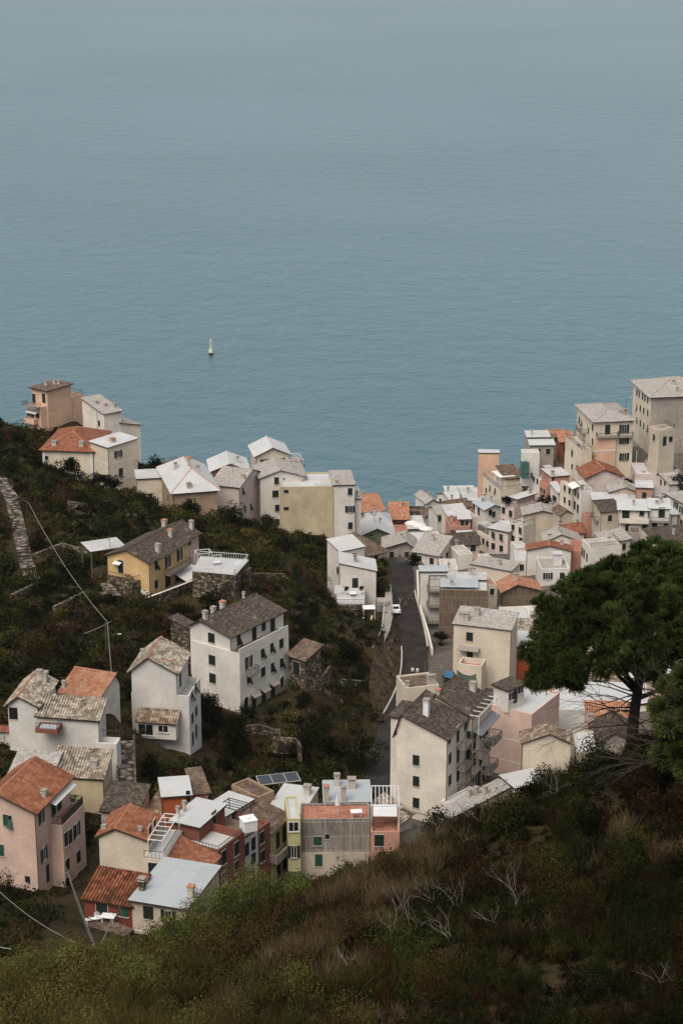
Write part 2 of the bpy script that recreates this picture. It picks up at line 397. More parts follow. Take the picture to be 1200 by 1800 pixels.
class House: pass
def th_rel(t): return R(t)
def H(cx, ye, yb, xl, xr, th, Y, roof, rmat, wall, label=None, name='village_house', cat='house', wins='', frac=.5,
      rise=1.4, Wm=None, Lm=None, parent=None, ribs=0, ov=.35, chim='', pipe=True, trim=None, group='houses of the hillside village',
      skirt=5.0, ctrl=True, par=.8, parcol=None, sh=None, ant=0, lbase=None):
    """one volume: near corner at photo column cx, eave at ye, foot at yb, seen ends at xl and xr, turned th degrees, Y metres out"""
    az = math.atan((cx-600)/FPX); t = R(th) - az
    C = at(cx, ye, Y); B = Vector((math.cos(t), math.sin(t), 0)); A = Vector((-math.sin(t), math.cos(t), 0))
    def solve(D, x):
        r = (x-600)/FPX; d0 = (C-CAM).dot(FWD); dd = D.dot(FWD)
        return (r*d0 - (C-CAM).x) / (D.x - r*dd)
    W = Wm or (solve(B, xr) if xr is not None else 8.0)
    L = Lm or (solve(A, xl) if xl is not None else 8.0)
    W = min(max(abs(W), 1.0), 40); L = min(max(abs(L), 1.0), 40)
    zb = at(cx, yb, Y).z; h = C.z - zb
    base = Vector((C.x, C.y, zb)); lowest = -skirt
    M = Matrix.Translation(base) @ Matrix.Rotation(t, 4, 'Z')
    far = max(abs(B.y), abs(A.y)); near = Y < 330
    if parent is None:
        root = thing(name, base, t, label, cat, group); loc = None; rootM = M; ho = House()
    else:
        root = parent.root; rootM = parent.rootM; loc = rootM.inverted() @ M; ho = House()
    ho.root, ho.rootM, ho.M, ho.W, ho.L, ho.h, ho.th = root, rootM, M, W, L, h, t
    ho.loc = rootM.inverted() @ M
    if ctrl:
        for u, v in ((0, 0), (W*.5, L*.5), (W, L)):
            p = M @ Vector((u, v, 0)); CTRL.append((p.x, p.y, zb - .15))
    HOUSES.append((M.inverted(), W, L, zb, M))
    wm = P[wall]; rm = Rf[rmat]
    # ---- height of the underside of the roof
    f = frac
    def zr(x, y):
        if roof == 'gR': return h + (rise*x/(f*W) if x <= f*W else rise*(W-x)/((1-f)*W))
        if roof == 'gL': return h + (rise*y/(f*L) if y <= f*L else rise*(L-y)/((1-f)*L))
        if roof == 'sx': return h + rise*x/W
        if roof == 's-x': return h - rise*x/W
        if roof == 'sy': return h + rise*y/L
        if roof == 's-y': return h - rise*y/L
        if roof == 'hip':
            k = min(W, L)/2; return h + rise*max(0, min(x, W-x, y, L-y))/k
        return h
    ho.zr = zr
    b = MB()
    def side(p, q, extra=None):
        """vertical wall polygon from local (x,y) p to q"""
        pts = [Vector((*p, lowest)), Vector((*q, lowest)), Vector((*q, zr(*q)))]
        if extra: pts.append(Vector((*extra, zr(*extra))))
        pts.append(Vector((*p, zr(*p))))
        Ld = (Vector(q)-Vector(p)).length
        uv = []
        for s_ in pts: uv.append(((Vector((s_.x, s_.y))-Vector(p)).length + p[0]*1.7, s_.z))
        b.poly(pts, wm, uv)
    eR = (f*W, 0) if roof == 'gR' else None; eB = (f*W, L) if roof == 'gR' else None
    eL = (0, f*L) if roof == 'gL' else None; eRt = (W, f*L) if roof == 'gL' else None
    side((0, 0), (W, 0), eR); side((W, 0), (W, L), eRt); side((W, L), (0, L), eB); side((0, L), (0, 0), eL)
    rb = MB()
    if roof == 'flat':          # parapet round a terrace
        pc = P[parcol] if parcol else wm; tk = .22
        zt = h; zi = h - par
        ring = [(0, 0), (W, 0), (W, L), (0, L)]; inn = [(tk, tk), (W-tk, tk), (W-tk, L-tk), (tk, L-tk)]
        for i in range(4):
            a, c, ia, ic = ring[i], ring[(i+1) % 4], inn[i], inn[(i+1) % 4]
            b.poly([(*a, zt), (*c, zt), (*ic, zt), (*ia, zt)], pc)
            b.poly([(*ia, zt), (*ic, zt), (*ic, zi-.05), (*ia, zi-.05)], pc)
        rb.poly([(*p, zi) for p in inn], rm)
        ho.deck = zi
    elif roof == 'slab':
        o = ov; t_ = .22
        rb.box(-o, W+o, -o, L+o, h, h+t_, RIM, None)
        rb.poly([(-o, -o, h+t_+.01), (W+o, -o, h+t_+.01), (W+o, L+o, h+t_+.01), (-o, L+o, h+t_+.01)], rm)
        b.poly([(0, 0, h-.01), (W, 0, h-.01), (W, L, h-.01), (0, L, h-.01)], wm); ho.deck = h+t_
    else:
        o = ov
        if roof == 'gR':
            s1 = rise/(f*W); s2 = rise/((1-f)*W); xm = f*W; zt = h+rise
            roof_plane(rb, [(-o, L+o, h-o*s1), (-o, -o, h-o*s1), (xm, -o, zt), (xm, L+o, zt)], rm, ribs, sides=(1, 1, 0, 1))
            roof_plane(rb, [(W+o, -o, h-o*s2), (W+o, L+o, h-o*s2), (xm, L+o, zt), (xm, -o, zt)], rm, ribs, sides=(1, 1, 0, 1))
            rb.tube([(xm, -o, zt+.17), (xm, L+o, zt+.17)], .12, TERRA if 'terra' in rmat else rm, 6)
        elif roof == 'gL':
            s1 = rise/(f*L); s2 = rise/((1-f)*L); ym = f*L; zt = h+rise
            roof_plane(rb, [(-o, -o, h-o*s1), (W+o, -o, h-o*s1), (W+o, ym, zt), (-o, ym, zt)], rm, ribs, sides=(1, 1, 0, 1))
            roof_plane(rb, [(W+o, L+o, h-o*s2), (-o, L+o, h-o*s2), (-o, ym, zt), (W+o, ym, zt)], rm, ribs, sides=(1, 1, 0, 1))
            rb.tube([(-o, ym, zt+.17), (W+o, ym, zt+.17)], .12, TERRA if 'terra' in rmat or 'tile' in rmat else rm, 6)
        elif roof == 'sx':
            s = rise/W; roof_plane(rb, [(-o, L+o, h-o*s), (-o, -o, h-o*s), (W+o, -o, h+rise+o*s), (W+o, L+o, h+rise+o*s)], rm, ribs)
        elif roof == 's-x':
            s = rise/W; roof_plane(rb, [(W+o, -o, h-rise-o*s), (W+o, L+o, h-rise-o*s), (-o, L+o, h+o*s), (-o, -o, h+o*s)], rm, ribs)
        elif roof == 'sy':
            s = rise/L; roof_plane(rb, [(-o, -o, h-o*s), (W+o, -o, h-o*s), (W+o, L+o, h+rise+o*s), (-o, L+o, h+rise+o*s)], rm, ribs)
        elif roof == 's-y':
            s = rise/L; roof_plane(rb, [(W+o, L+o, h-rise-o*s), (-o, L+o, h-rise-o*s), (-o, -o, h+o*s), (W+o, -o, h+o*s)], rm, ribs)
        elif roof == 'hip':
            k = min(W, L)/2; s = rise/k; e = h-o*s; zt = h+rise
            if W >= L: a_, c_ = Vector((k, L/2, zt)), Vector((W-k, L/2, zt))
            else: a_, c_ = Vector((W/2, k, zt)), Vector((W/2, L-k, zt))
            p = [Vector((-o, -o, e)), Vector((W+o, -o, e)), Vector((W+o, L+o, e)), Vector((-o, L+o, e))]
            if W >= L:
                pl = [[p[0], p[1], c_, a_], [p[1], p[2], c_], [p[2], p[3], a_, c_], [p[3], p[0], a_]]
                rid = [(p[0], a_), (p[1], c_), (p[2], c_), (p[3], a_), (a_, c_)]
            else:
                pl = [[p[0], p[1], a_], [p[1], p[2], c_, a_], [p[2], p[3], c_], [p[3], p[0], a_, c_]]
                rid = [(p[0], a_), (p[1], a_), (p[2], c_), (p[3], c_), (a_, c_)]
            for q in pl: roof_plane(rb, q, rm, 0, sides=(1, 0, 0, 0) if len(q) == 4 else (1, 0, 0))
            for a1, c1 in rid: rb.tube([a1+Vector((0, 0, .17)), c1+Vector((0, 0, .17))], .10, TERRA if 'terra' in rmat or rmat == 'white' else rm, 5)
    lo = None if parent is None else loc
    wo = b.build('wall', root, lo if lo is not None else Matrix())
    ro = rb.build('roof', root, lo if lo is not None else Matrix())
    ho.wall, ho.roof = wo, ro
    if trim:
        tb = MB()
        for dz in trim: tb.box(-.04, W+.04, -.04, .0, h-dz-.06, h-dz+.06, FRAME); tb.box(-.04, .0, .0, L+.04, h-dz-.06, h-dz+.06, FRAME)
        tb.build('wall_band', root, ho.loc)
    if pipe and Y < 420 and roof != 'flat':
        pb = MB(); pb.tube([(-.07, -.07, -1), (-.07, -.07, h-.1)], .055, PIPE, 5); pb.build('drainpipe', root, ho.loc)
    # ---- windows
    if Y > 365 and not wins and cat == 'house' and label and not any(k in label for k in ('blank', 'plain', 'gable end')) and h > 3.2:
        nr = max(1, int((h-.6)/3.0)); sl_ = []
        for face, ln, vis in (('R', W, abs(math.cos(th_rel(th)))), ('L', L, abs(math.sin(th_rel(th))))):
            if ln*vis < 2.2 or (face == 'L' and xl is None): continue
            nc = max(1, int(ln/2.5))
            for r_ in range(min(nr, 4)):
                for c_ in range(nc):
                    if random.random() < .85: sl_.append((face, (c_+.5)*ln/nc, h-1.5-3.0*r_, random.choice('cccho')))
        for face, u, z, kd in sl_:
            m4 = ho.loc @ (Matrix.Translation((u, 0, z)) if face == 'R' else Matrix.Translation((0, u, z)) @ Matrix.Rotation(R(-90), 4, 'Z'))
            wo_ = link(win_mesh('x', .9, 1.35), 'window', root, m4); lf = leaf_mesh(.45, 1.35, SHUT)
            for s_ in (-1, 1):
                mm = Matrix.Translation(((-.45 if s_ < 0 else 0) if kd != 'o' else (-.93 if s_ < 0 else .47), -.04, 0)); link(lf, 'shutter', wo_, mm)
    if Y > 365 and roof == 'flat' and parent is None and W*L > 20 and 'blank' not in label:
        if random.random() < .6: deckrail(ho, sides=random.choice(['f', 'lf', 'fr']), h=.8)
        if random.random() < .5:
            a_ = random.uniform(1.4, 2.4); hb = MB(); x, y = W*random.uniform(.45, .8), L*random.uniform(.5, .8)
            hb.box(x-a_/2, x+a_/2, y-a_/2, y+a_/2, ho.deck, ho.deck+2.2, wm); hb.box(x-a_/2-.15, x+a_/2+.15, y-a_/2-.15, y+a_/2+.15, ho.deck+2.2, ho.deck+2.35, Rf['grey']); hb.build('rooftop_room', root, ho.loc)
    shm = {'g': SHUTG, 'b': SHUTB}.get(sh, SHUT)
    for it in wins.split():
        face = it[0]; kind = it[1]; rest = it[2:].split(','); px, py = float(rest[0]), float(rest[1])
        wd, hh = SIZES[kind]
        if len(rest) > 2: wd = float(rest[2])
        if len(rest) > 3: hh = float(rest[3])
        p = hit(ho, face, px, py)
        if p is None: continue
        u, z = p
        lim = W if face == 'R' else L
        wd = min(wd, lim*.8); u = min(max(u, wd/2+.1), lim-wd/2-.1)
        if face == 'R': m4 = Matrix.Translation((u, 0, z))
        else: m4 = Matrix.Translation((0, u, z)) @ Matrix.Rotation(R(-90), 4, 'Z')
        m4 = ho.loc @ m4
        nm = 'door' if kind == 'd' else 'window'
        wo_ = link(win_mesh('x' if kind in 'coh' else kind, wd, hh), nm, root, m4)
        if kind in 'coh' :
            lf = leaf_mesh(wd/2, hh, shm)
            for s_ in (-1, 1):
                if kind == 'c': mm = Matrix.Translation((-wd/2 if s_ < 0 else 0, -.04, 0))
                elif kind == 'o': mm = Matrix.Translation((-wd-.02 if s_ < 0 else wd/2+.02, -.03, 0))
                else:            # one leaf closed, the lower half of the other pushed out
                    mm = Matrix.Translation((-wd/2 if s_ < 0 else 0, -.04, 0))
                    if s_ > 0: mm = Matrix.Translation((-wd/2, -.05, -.05)) @ Matrix.Translation((wd*.5, 0, 0)) @ Matrix.Rotation(R(-28), 4, 'X') @ Matrix.Translation((0, 0, -.12))
                link(lf, 'shutter', wo_, mm)
    # ---- chimneys "px,py,height,size"
    for it in chim.split():
        q = it.split(','); px, py = float(q[0]), float(q[1]); ch = float(q[2]) if len(q) > 2 else 1.1; cs = float(q[3]) if len(q) > 3 else .6
        cm = CHIM
        if len(q) > 4: cm = {'t': TERRA, 'w': WHITE, 's': P['stone']}[q[4]]
        p = hit_roof(ho, px, py)
        if p is None: continue
        link(chim_mesh(ch, cs, cm, 2 if random.random() < .2 else True), 'chimney', root, ho.loc @ Matrix.Translation(p))
    if Y > 330 and not chim and cat == 'house' and W*L > 18:
        for k in range(random.choice([0, 1, 1, 2])):
            x, y = W*random.uniform(.2, .8), L*random.uniform(.25, .85); z = getattr(ho, 'deck', None); z = zr(x, y) if z is None else z
            link(chim_mesh(random.choice([.6, .9, 1.1]), random.choice([.4, .5, .6]), CHIM, True), 'chimney', root, ho.loc @ Matrix.Translation((x, y, z+.1)))
        if random.random() < .45: ant = ant+1
    for k in range(ant):
        ab = MB(); x, y = W*random.uniform(.25, .75), L*random.uniform(.3, .8); z = zr(x, y)
        z = getattr(ho, 'deck', z); ab.bar((x, y, z), (x, y, z+2.0), .05, METAL)
        for j in range(5): ab.bar((x-.45, y+j*.12-.2, z+1.9), (x+.45, y+j*.12-.2, z+1.9), .03, METAL)
        ab.bar((x, y-.25, z+1.9), (x, y+.35, z+1.9), .03, METAL)
        ab.build('antenna', root, ho.loc)
    return ho
def hit(ho, face, px, py):
    Mi = ho.M.inverted(); o = Mi @ CAM; d = (Mi.to_3x3()) @ ray(px, py)
    if face == 'R':
        if abs(d.y) < 1e-6: return None
        t = -o.y/d.y; p = o + d*t; return (p.x, p.z)
    t = -o.x/d.x; p = o + d*t; return (p.y, p.z)
def hit_roof(ho, px, py):
    Mi = ho.M.inverted(); o = Mi @ CAM; d = Mi.to_3x3() @ ray(px, py)
    t0 = -(o.z - ho.h - 8)/d.z; t = t0
    for k in range(900):
        p = o + d*t
        x = min(max(p.x, .3), ho.W-.3); y = min(max(p.y, .3), ho.L-.3)
        z = ho.zr(x, y)
        if hasattr(ho, 'deck'): z = ho.deck
        if p.z <= z+.15:
            return Vector((x, y, z+.12))
        t += .05/d.length
    return None
def face_frame(ho, face, px, py):
    """matrix in house root space: x right, y inward, z up at the wall point seen at px,py"""
    u, z = hit(ho, face, px, py)
    lim = ho.W if face == 'R' else ho.L; u = min(max(u, .2), lim-.2)
    m = Matrix.Translation((u, 0, z)) if face == 'R' else Matrix.Translation((0, u, z)) @ Matrix.Rotation(R(-90), 4, 'Z')
    return ho.loc @ m
def balcony(ho, face, px, py, wd, dep=1.0, solid=None, mat=None, h=1.0, slab=SLAB):
    M = face_frame(ho, face, px, py); b = MB()
    b.box(-wd/2, wd/2, -dep, 0, -.16, 0, slab)
    o = b.build('balcony', ho.root, M)
    r = MB()
    if solid:
        for a in ((-wd/2, wd/2, -dep, -dep+.12), (-wd/2, -wd/2+.12, -dep, 0), (wd/2-.12, wd/2, -dep, 0)): r.box(*a, .003, h, P[solid])
        r.build('parapet', o)
    else:
        railing(r, [(-wd/2+.05, 0, 0), (-wd/2+.05, -dep+.05, 0), (wd/2-.05, -dep+.05, 0), (wd/2-.05, 0, 0)], h, mat or METAL)
        r.build('railing', o)
    return o
def awning(ho, face, px, py, wd, dep, drop, mat=CLOTH, name='awning', t=.06):
    M = face_frame(ho, face, px, py); b = MB()
    b.poly([(-wd/2, -dep, -drop), (wd/2, -dep, -drop), (wd/2, 0, 0), (-wd/2, 0, 0)], mat)
    b.poly([(-wd/2, 0, -t), (wd/2, 0, -t), (wd/2, -dep, -drop-t), (-wd/2, -dep, -drop-t)], mat)
    b.poly([(-wd/2, -dep, -drop-t), (wd/2, -dep, -drop-t), (wd/2, -dep, -drop), (-wd/2, -dep, -drop)], mat)
    for s in (-1, 1): b.poly([(s*wd/2, -dep, -drop-t), (s*wd/2, 0, -t), (s*wd/2, 0, 0), (s*wd/2, -dep, -drop)][::s], mat)
    for s in (-1, 1): b.bar((s*wd*.42, -.05, -drop-.5), (s*wd*.42, -dep+.1, -drop-.03), .04, METAL)
    return b.build(name, ho.root, M)
def deckrail(ho, z=None, h=.95, mat=METAL, x0=0, x1=None, y0=0, y1=None, sides='frbl'):
    """railing round a terrace deck, in the volume's own frame"""
    x1 = ho.W if x1 is None else x1; y1 = ho.L if y1 is None else y1; z = ho.h if z is None else z
    r = MB(); e = .1
    c = {'f': ((x0+e, y0+e, z), (x1-e, y0+e, z)), 'r': ((x1-e, y0+e, z), (x1-e, y1-e, z)), 'b': ((x1-e, y1-e, z), (x0+e, y1-e, z)), 'l': ((x0+e, y1-e, z), (x0+e, y0+e, z))}
    for s in sides: railing(r, c[s], h, mat, .4)
    return r.build('railing', ho.root, ho.loc)
def pergola(ho, x0, x1, y0, y1, z0, hgt, mat=METALW, n=6, panel=None, t=.09):
    b = MB()
    for x in (x0, x1):
        for y in (y0, y1): b.bar((x, y, z0), (x, y, z0+hgt), t, mat)
    for y in (y0, y1): b.bar((x0, y, z0+hgt), (x1, y, z0+hgt), t, mat)
    for x in (x0, x1): b.bar((x, y0, z0+hgt-.01), (x, y1, z0+hgt-.01), t, mat)
    for k in range(1, n): x = x0+(x1-x0)*k/n; b.bar((x, y0, z0+hgt+.05), (x, y1, z0+hgt+.05), t*.8, mat)
    o = b.build('pergola', ho.root, ho.loc)
    if panel:
        p = MB(); p.box(x0-.1, x1+.1, y0-.1, y1+.1, z0+hgt+.1, z0+hgt+.15, panel); p.build('canopy', o)
    return o
# ================================================================== LEFT RIDGE
h = H(72,716,757, 48,147, 45,430, 'flat','grey','orange','tall orange house with blank side wall and stacked balconies, leftmost on the ridge', wins='Lo54,727 Lc67,729', par=.9)
h2 = H(83,688,716, 56,125, 45,431.3, 'slab','brown','orange', parent=h, wins='Ld59,700 Ld77.5,700', chim='82,676,.6 97,673,.4 104,674,.4', ctrl=False, ov=.5, pipe=False)
balcony(h,'L',60,713,4.2,1.6); balcony(h,'L',58,742,3.4,1.2,'orange'); awning(h,'L',60,722,3.2,1.2,.25)
deckrail(h, x0=h.W*.68, y1=h.L, sides='frb', h=.9)
h = H(183,728,802, 145,213, 31,425, 'sy','slate_l','pale','cream house with a light slate roof stepping down beside the orange house', rise=1.6, frac=.5, wins='Ls174.5,744,.8,1.3 Rc207,766,1.1,1.3', chim='170,710,.4,.7 186,714,.3,.5 202,716,.7,.5')
H(212,744,806, 204,247, 31,427.5, 's-x','slate_l','pale', parent=h, rise=1.3, ctrl=False, Lm=6)
h = H(163,792,848, 75,191, 76,395, 'hip','terra','cream','cream house with a hipped terracotta roof and white corner trim above the scrub', rise=2.3, ov=.6, wins='Lc82.5,805,.7,.9 Ln121,821,1.2,2.0 Rc175,803,1,2 Rc176,830,1,1.8', chim='96,781,.5,.9 144,783,.6,.9')
H(190,787,872, 178,241, 37,391.5, 's-x','white','cream', parent=h, rise=-.4, wins='Ro208,798 Rc212.5,829,1,1.5', chim='198,777,.6,1', trim=[3.6, 7.6], Lm=6)
for y in (0, h.L):
    tb = MB(); tb.box(-.05, .6, y-.05 if y == 0 else y-.5, y+.5 if y == 0 else y+.05, 0, h.h-.05, FRAME); tb.build('corner_trim', h.root, h.loc)
bb = MB(); bb.bar((h.W*.9, 2, h.h), (h.W*.9, 2, h.h+4.5), .07, METAL); bb.build('antenna_mast', h.root, h.loc)
H(241,843,867, 236,285, 3,386, 'slab','grey','cream','low cream garage with a flat grey deck roof right of the terracotta hipped house', name='garage', cat='garage', Lm=6, ov=.25)
h = H(305,864,937, 281,382, 9,373, 'hip','white','brown','brown house with a white hipped roof and terracotta ridge lines on the ridge', rise=3.0, ov=.6, chim='309,825,1.2 333,818,1.5 348,826,.7 332,856,.6,.8', wins='Lc296,875')
h = H(420,857,915, 371,456, 68,393, 'gR','slate_l','palepink','pale pink house between the brown white-roofed house and the tall white block', rise=1.7, frac=.62, wins='Rh427,863 Rc430,895 Rh441,891', chim='431,842,.6', ant=1)
h = H(373,828,858, 368,435, 4,404, 'gR','white','salmon','small red-walled house with a low white gable roof behind the pale pink house', rise=1.5, ov=.6, chim='418,812,1.0', pipe=False)
b = MB(); b.box(1.2, h.W-1.2, -.06, -.02, h.h-1.9, h.h-.5, FRAME); b.build('blind', h.root, h.loc)
h = H(451,801,915, 446,507, 9,412, 'gR','white','cream','tall cream house with a white gable roof and a cluttered roof terrace beside it', rise=1.6, ov=.6, Lm=8)
g = H(507,826,915, 500,536, 9,411, 'flat','grey','pale', parent=h, Lm=9, ctrl=False, pipe=False)
pergola(g, .3, g.W-.3, 1, 6, g.h-.8, 2.6, panel=None); deckrail(g, sides='fr')
bb = MB(); bb.tube([(1.3, 1.5, g.h-.8), (1.3, 1.5, g.h+.7)], .9, WHITE, 14); bb.build('water_tank', g.root, g.loc)
awning(h,'R',480,812,2.6,1.0,.2)
h = H(457,841,922, 450,536, 7,400, 'gR','slate_l','white','four-storey white house with one column of dark shutters and a shallow slate gable', rise=1.5, frac=.45, Lm=9, wins='Rc486,845 Rc484,868,1.3,1.5 Rc487,893 Rc487,918 Rs499,842,.35,.35')
h = H(493,856,943, 486,586, 1,396, 'flat','grey','stained','long blank stained beige wall house with two small windows on the ridge', Lm=10, par=.3, wins='Rs503,864,1.0,.7 Rs503,894,1.1,.7')
h = H(586,854,943, 575,623, 5,394, 'slab','slate_l','white','tall white house with open black shutters at the right end of the ridge', Lm=10, ov=.25, wins='Rc615,864 Ro615,895 Rc615.5,924', chim='592,850,.4')
H(623,878,938, 618,634, 5,396, 'slab','grey','white', parent=h, Lm=8, ov=.25, chim='627,874,1.0,.5', ctrl=False)
# ================================================================== HARBOUR END
H(634,900,930, 628,674, 20,440, 'gL','terra_l','white','white house with a long pale terracotta roof just right of the tall white block', rise=2.2, frac=.6, Lm=9, wins='Rs645,903,.9,1.1', ov=.5)
H(646,918,940, 641,686, 4,430, 'hip','blue','pale','small house with a bright white-blue roof between two terracotta roofs', rise=1.3, Lm=6)
H(635,941,963, 631,690, 4,408, 'gR','white','greengrey','green-grey gabled house with a broad white roof at the top of the street', rise=1.5, Lm=9, ov=.6, wins='Rs653,941,.5,.5')
H(686,912,945, 681,716, 2,448, 'sy','terra_l','darkred','dark red house with a single pale terracotta roof plane at the harbour end', rise=2.2, Lm=5, ov=.5)
H(693,935,960, 690,716, 2,425, 'flat','floor','salmon','low brick-red terrace house under the dark red house', Lm=5, par=.5)
H(716,898,925, 712,746, -2,470, 'flat','brown','stone','brown stone sea wall building with a flat parapet at the harbour edge', name='stone_building', cat='building', Lm=4, par=.6)
H(716,930,955, 712,745, 8,445, 'sy','white','beige','low beige house with a tent-like white roof right of the terracotta roofs', rise=1, Lm=6)
h = H(643,974,1000, 592,677, 36,385, 'hip','brown','palepink','low pink house with a dark brown hipped roof behind the white house', rise=1.9, ov=.6)
h = H(597,991,1075, 590,661, 2,348, 's-x','white','white','white modern house with a slanting white roof above the street', rise=1.6, Lm=6.3, ov=.2, wins='Rd624,1029,1.1,2.9', skirt=9)
g = H(597,970,1060, 575,640, 31,356.5, 'sy','white','white', parent=h, rise=1.0, ov=.2, wins='Lc594,1003,.8,1.4')
WHOUSE = h
h = H(675,963,990, 668,728, 0,392, 'gR','slate_l','concrete','grey-brown gabled house with a stained front and light slate roof at the street bend', rise=1.4, frac=.72, Lm=6.5, ov=.6)
h = H(769,976,1005, 727,792, 65,388, 'sx','slate_l','pale','long cream house with a wide light slate roof right of the stained gable', rise=2.0, ov=.5, Wm=6)
H(750,885,915, 743,770, 22,488, 'gR','slate_l','white','white house at the water edge with a pale gable roof', rise=.9, Lm=8, wins='Ls746,890,.8,1.2')
H(784,868,890, 778,834, 6,500, 'slab','white','white','low white flat-roofed house nearest the open sea', Lm=6)
H(792,881,905, 768,817, 30,478, 'gL','white','pale','cream house with a pale roof behind the dark brown roof', rise=1.2)
H(817,881,905, 806,851, 8,465, 'slab','grey','beige','broad beige roof house left of the terraced cream house', Lm=10)
H(789,896,920, 768,828, 28,455, 'gL','brown','palepink','dusty pink house with a dark brown gable roof near the water', rise=1.0)
H(768,905,938, 753,789, 20,445, 'gL','slate_l','coolwhite','tall white house with small dark windows above the harbour', rise=1.0, wins='Rc772,912,.8,1.2 Rc779,918,.8,1.2 Rc786,921,.8,1.2')
H(791,912,938, 787,826, 20,436, 'sy','grey','pale','small pale house with a grey roof above the pink terrace', rise=1.2, Lm=6)
h = H(790,925,948, 786,826, 8,425, 'flat','floor','salmon','salmon pink house with an open roof terrace and dark awning', par=.9, Lm=7)
g = H(806,913,926, 802,826, 8,427, 'sy','grey','salmon', parent=h, rise=.6, Lm=4, ctrl=False, wins='Rd812,921,.9,1.6 Rd820,921,.9,1.6', pipe=False)
awning(h,'R',808,931,4.5,1.2,.2, RIM)
# ================================================================== RED TOWER AND NEIGHBOURS
H(841,797,858, 840,877, 2,462,'slab','white','orange','tall plain orange-red tower house standing over the sea', name='tower_house', Lm=2.6, ov=.15, pipe=False)
h = H(879,862,885, 848,918, 22,441, 'flat','grey','cream','cream house with a curved roof terrace and a dark brown gable roof', par=1.0, wins='Lh861,858,.8,1.3 Lh870,863,.8,1.3 Ls854,862,.8,1.2')
g = H(889,842,863, 874,917, 22,443, 'sy','brown','cream', parent=h, rise=1.3, ctrl=False, pipe=False, Lm=6)
pergola(h, .6, 4.4, 2.0, 7, h.deck, 3.4, panel=WHITE); deckrail(h, sides='lf')
h = H(927,769,800, 924,965, 8,452,'sy','white','grey','grey house with a pale flat roof on the right headland', rise=0.3, Lm=4)
h = H(932,783,815, 926,973, 8,443, 'sy','white','grey','stained grey house with a bright white roof below it', rise=0.3, Lm=3.2)
h = H(918,796,818, 915,948, 8,437, 'flat','white','coolwhite','small white box house left of the stained grey wall', Lm=3, par=.4)
h = H(962,762,812, 957,994, 12,456, 'flat','terra_l','brown','tall brown house with a terracotta terrace between two parapets', Lm=4, par=.5)
h = H(984,777,815, 980,1009, 12,447, 'sy','terra_l','redbrown','narrow brick-red house with a terracotta roof left of the yellow house', rise=1.3, Lm=4)
h = H(952,846,880, 928,996, 27,432,'flat','white','white','white house with a bright white roof terrace and planter boxes', par=.7, wins='Lc934,836,.8,1.3 Lc938,842,.8,1.3 Lc944,846,.8,1.3')
h = H(960,853,885, 948,985, 22,427, 'flat','floor','salmon','brick pink house with a recessed terrace', par=.9, wins='Lc951,861,.9,1.3 Lc956,864,.9,1.3')
g = H(969,839,853, 964,1001, 22,430, 'slab','grey','salmon', parent=h, ctrl=False, Lm=6, ov=.3, chim='962,842,.8')
h = H(980,866,905, 967,988, 30,420, 'sy','grey','white','narrow white house with two small windows and a grey roof behind the planted terrace', rise=1.2, wins='Lc972.7,875,.8,1.2 Lc976,877.5,.8,1.2')
# ---- yellow hipped house
h = H(1045,741,823, 1014,1113, 17,428, 'hip','slate_l','cream','big yellow house with a pale hipped roof, orange panel and long balconies on the headland', rise=1.3, ov=.6, wins='Lc1041,751 Lc1041,776 Lo1038.5,800 Rd1067,755,1.2,2.2 Ro1096,754,1.1,2 Ro1096,775,1.1,1.5 Ro1096,803,1.1,1.8 Lh1018,738 Lh1022,744,.8,1.3 Lh1034,756,.8,1.3', chim='1090,727,.5 1098,727,.8,1')
b = MB(); b.box(0, 4.9, -.5, 0, .0, h.h-3.6, P['orange']); b.box(-.05, 4.95, -.55, .0, h.h-6.9, h.h-6.6, FRAME); b.build('orange_bay', h.root, h.loc)
balcony(h,'R',1066,766,5.2,1.2); balcony(h,'R',1097,766,3.6,1.1); balcony(h,'L',1025,758,4,1.3); balcony(h,'L',1022,776,4.5,1.6)
g = H(1022,792,838, 993,1040, 20,424, 'flat','grey','cream', parent=h, par=.9, wins='Lc1005,797 Lc1005,820,.9,1.2 Lc1014,822,.9,1.2'); deckrail(g, sides='lf')
# ---- far right four-storey
h = H(1144,697,800, 1113,1262, 17,440, 'hip','slate_l','grey','four-storey house with dark shutters and a huge stained side wall at the right edge', rise=2.4, ov=.7, chim='1182,676,.8 1189,689,.9,.5', wins='Lc1119,690 Lc1123,693 Lc1129,697 Lc1133,700 Lc1138,703 Lh1119,716 Lc1125,718 Lc1131,722 Lc1138,726 Lc1119,740 Lc1125,744 Lc1131,749 Lh1138,753 Ld1125,776 Ld1137,783', group=None)
b = MB(); b.box(-.06, 0, 0, h.L, 0, h.h-.1, P['cream']); b.build('facade', h.root, h.loc)
g = H(1158,757,812, 1141,1186, 32,421, 'flat','grey','beige', parent=h, par=.8, wins='Lh1149,768,.9,1.3 Rd1167,775,.9,2.1 Rs1178,772,.9,1.2')
deckrail(g, sides='fr')
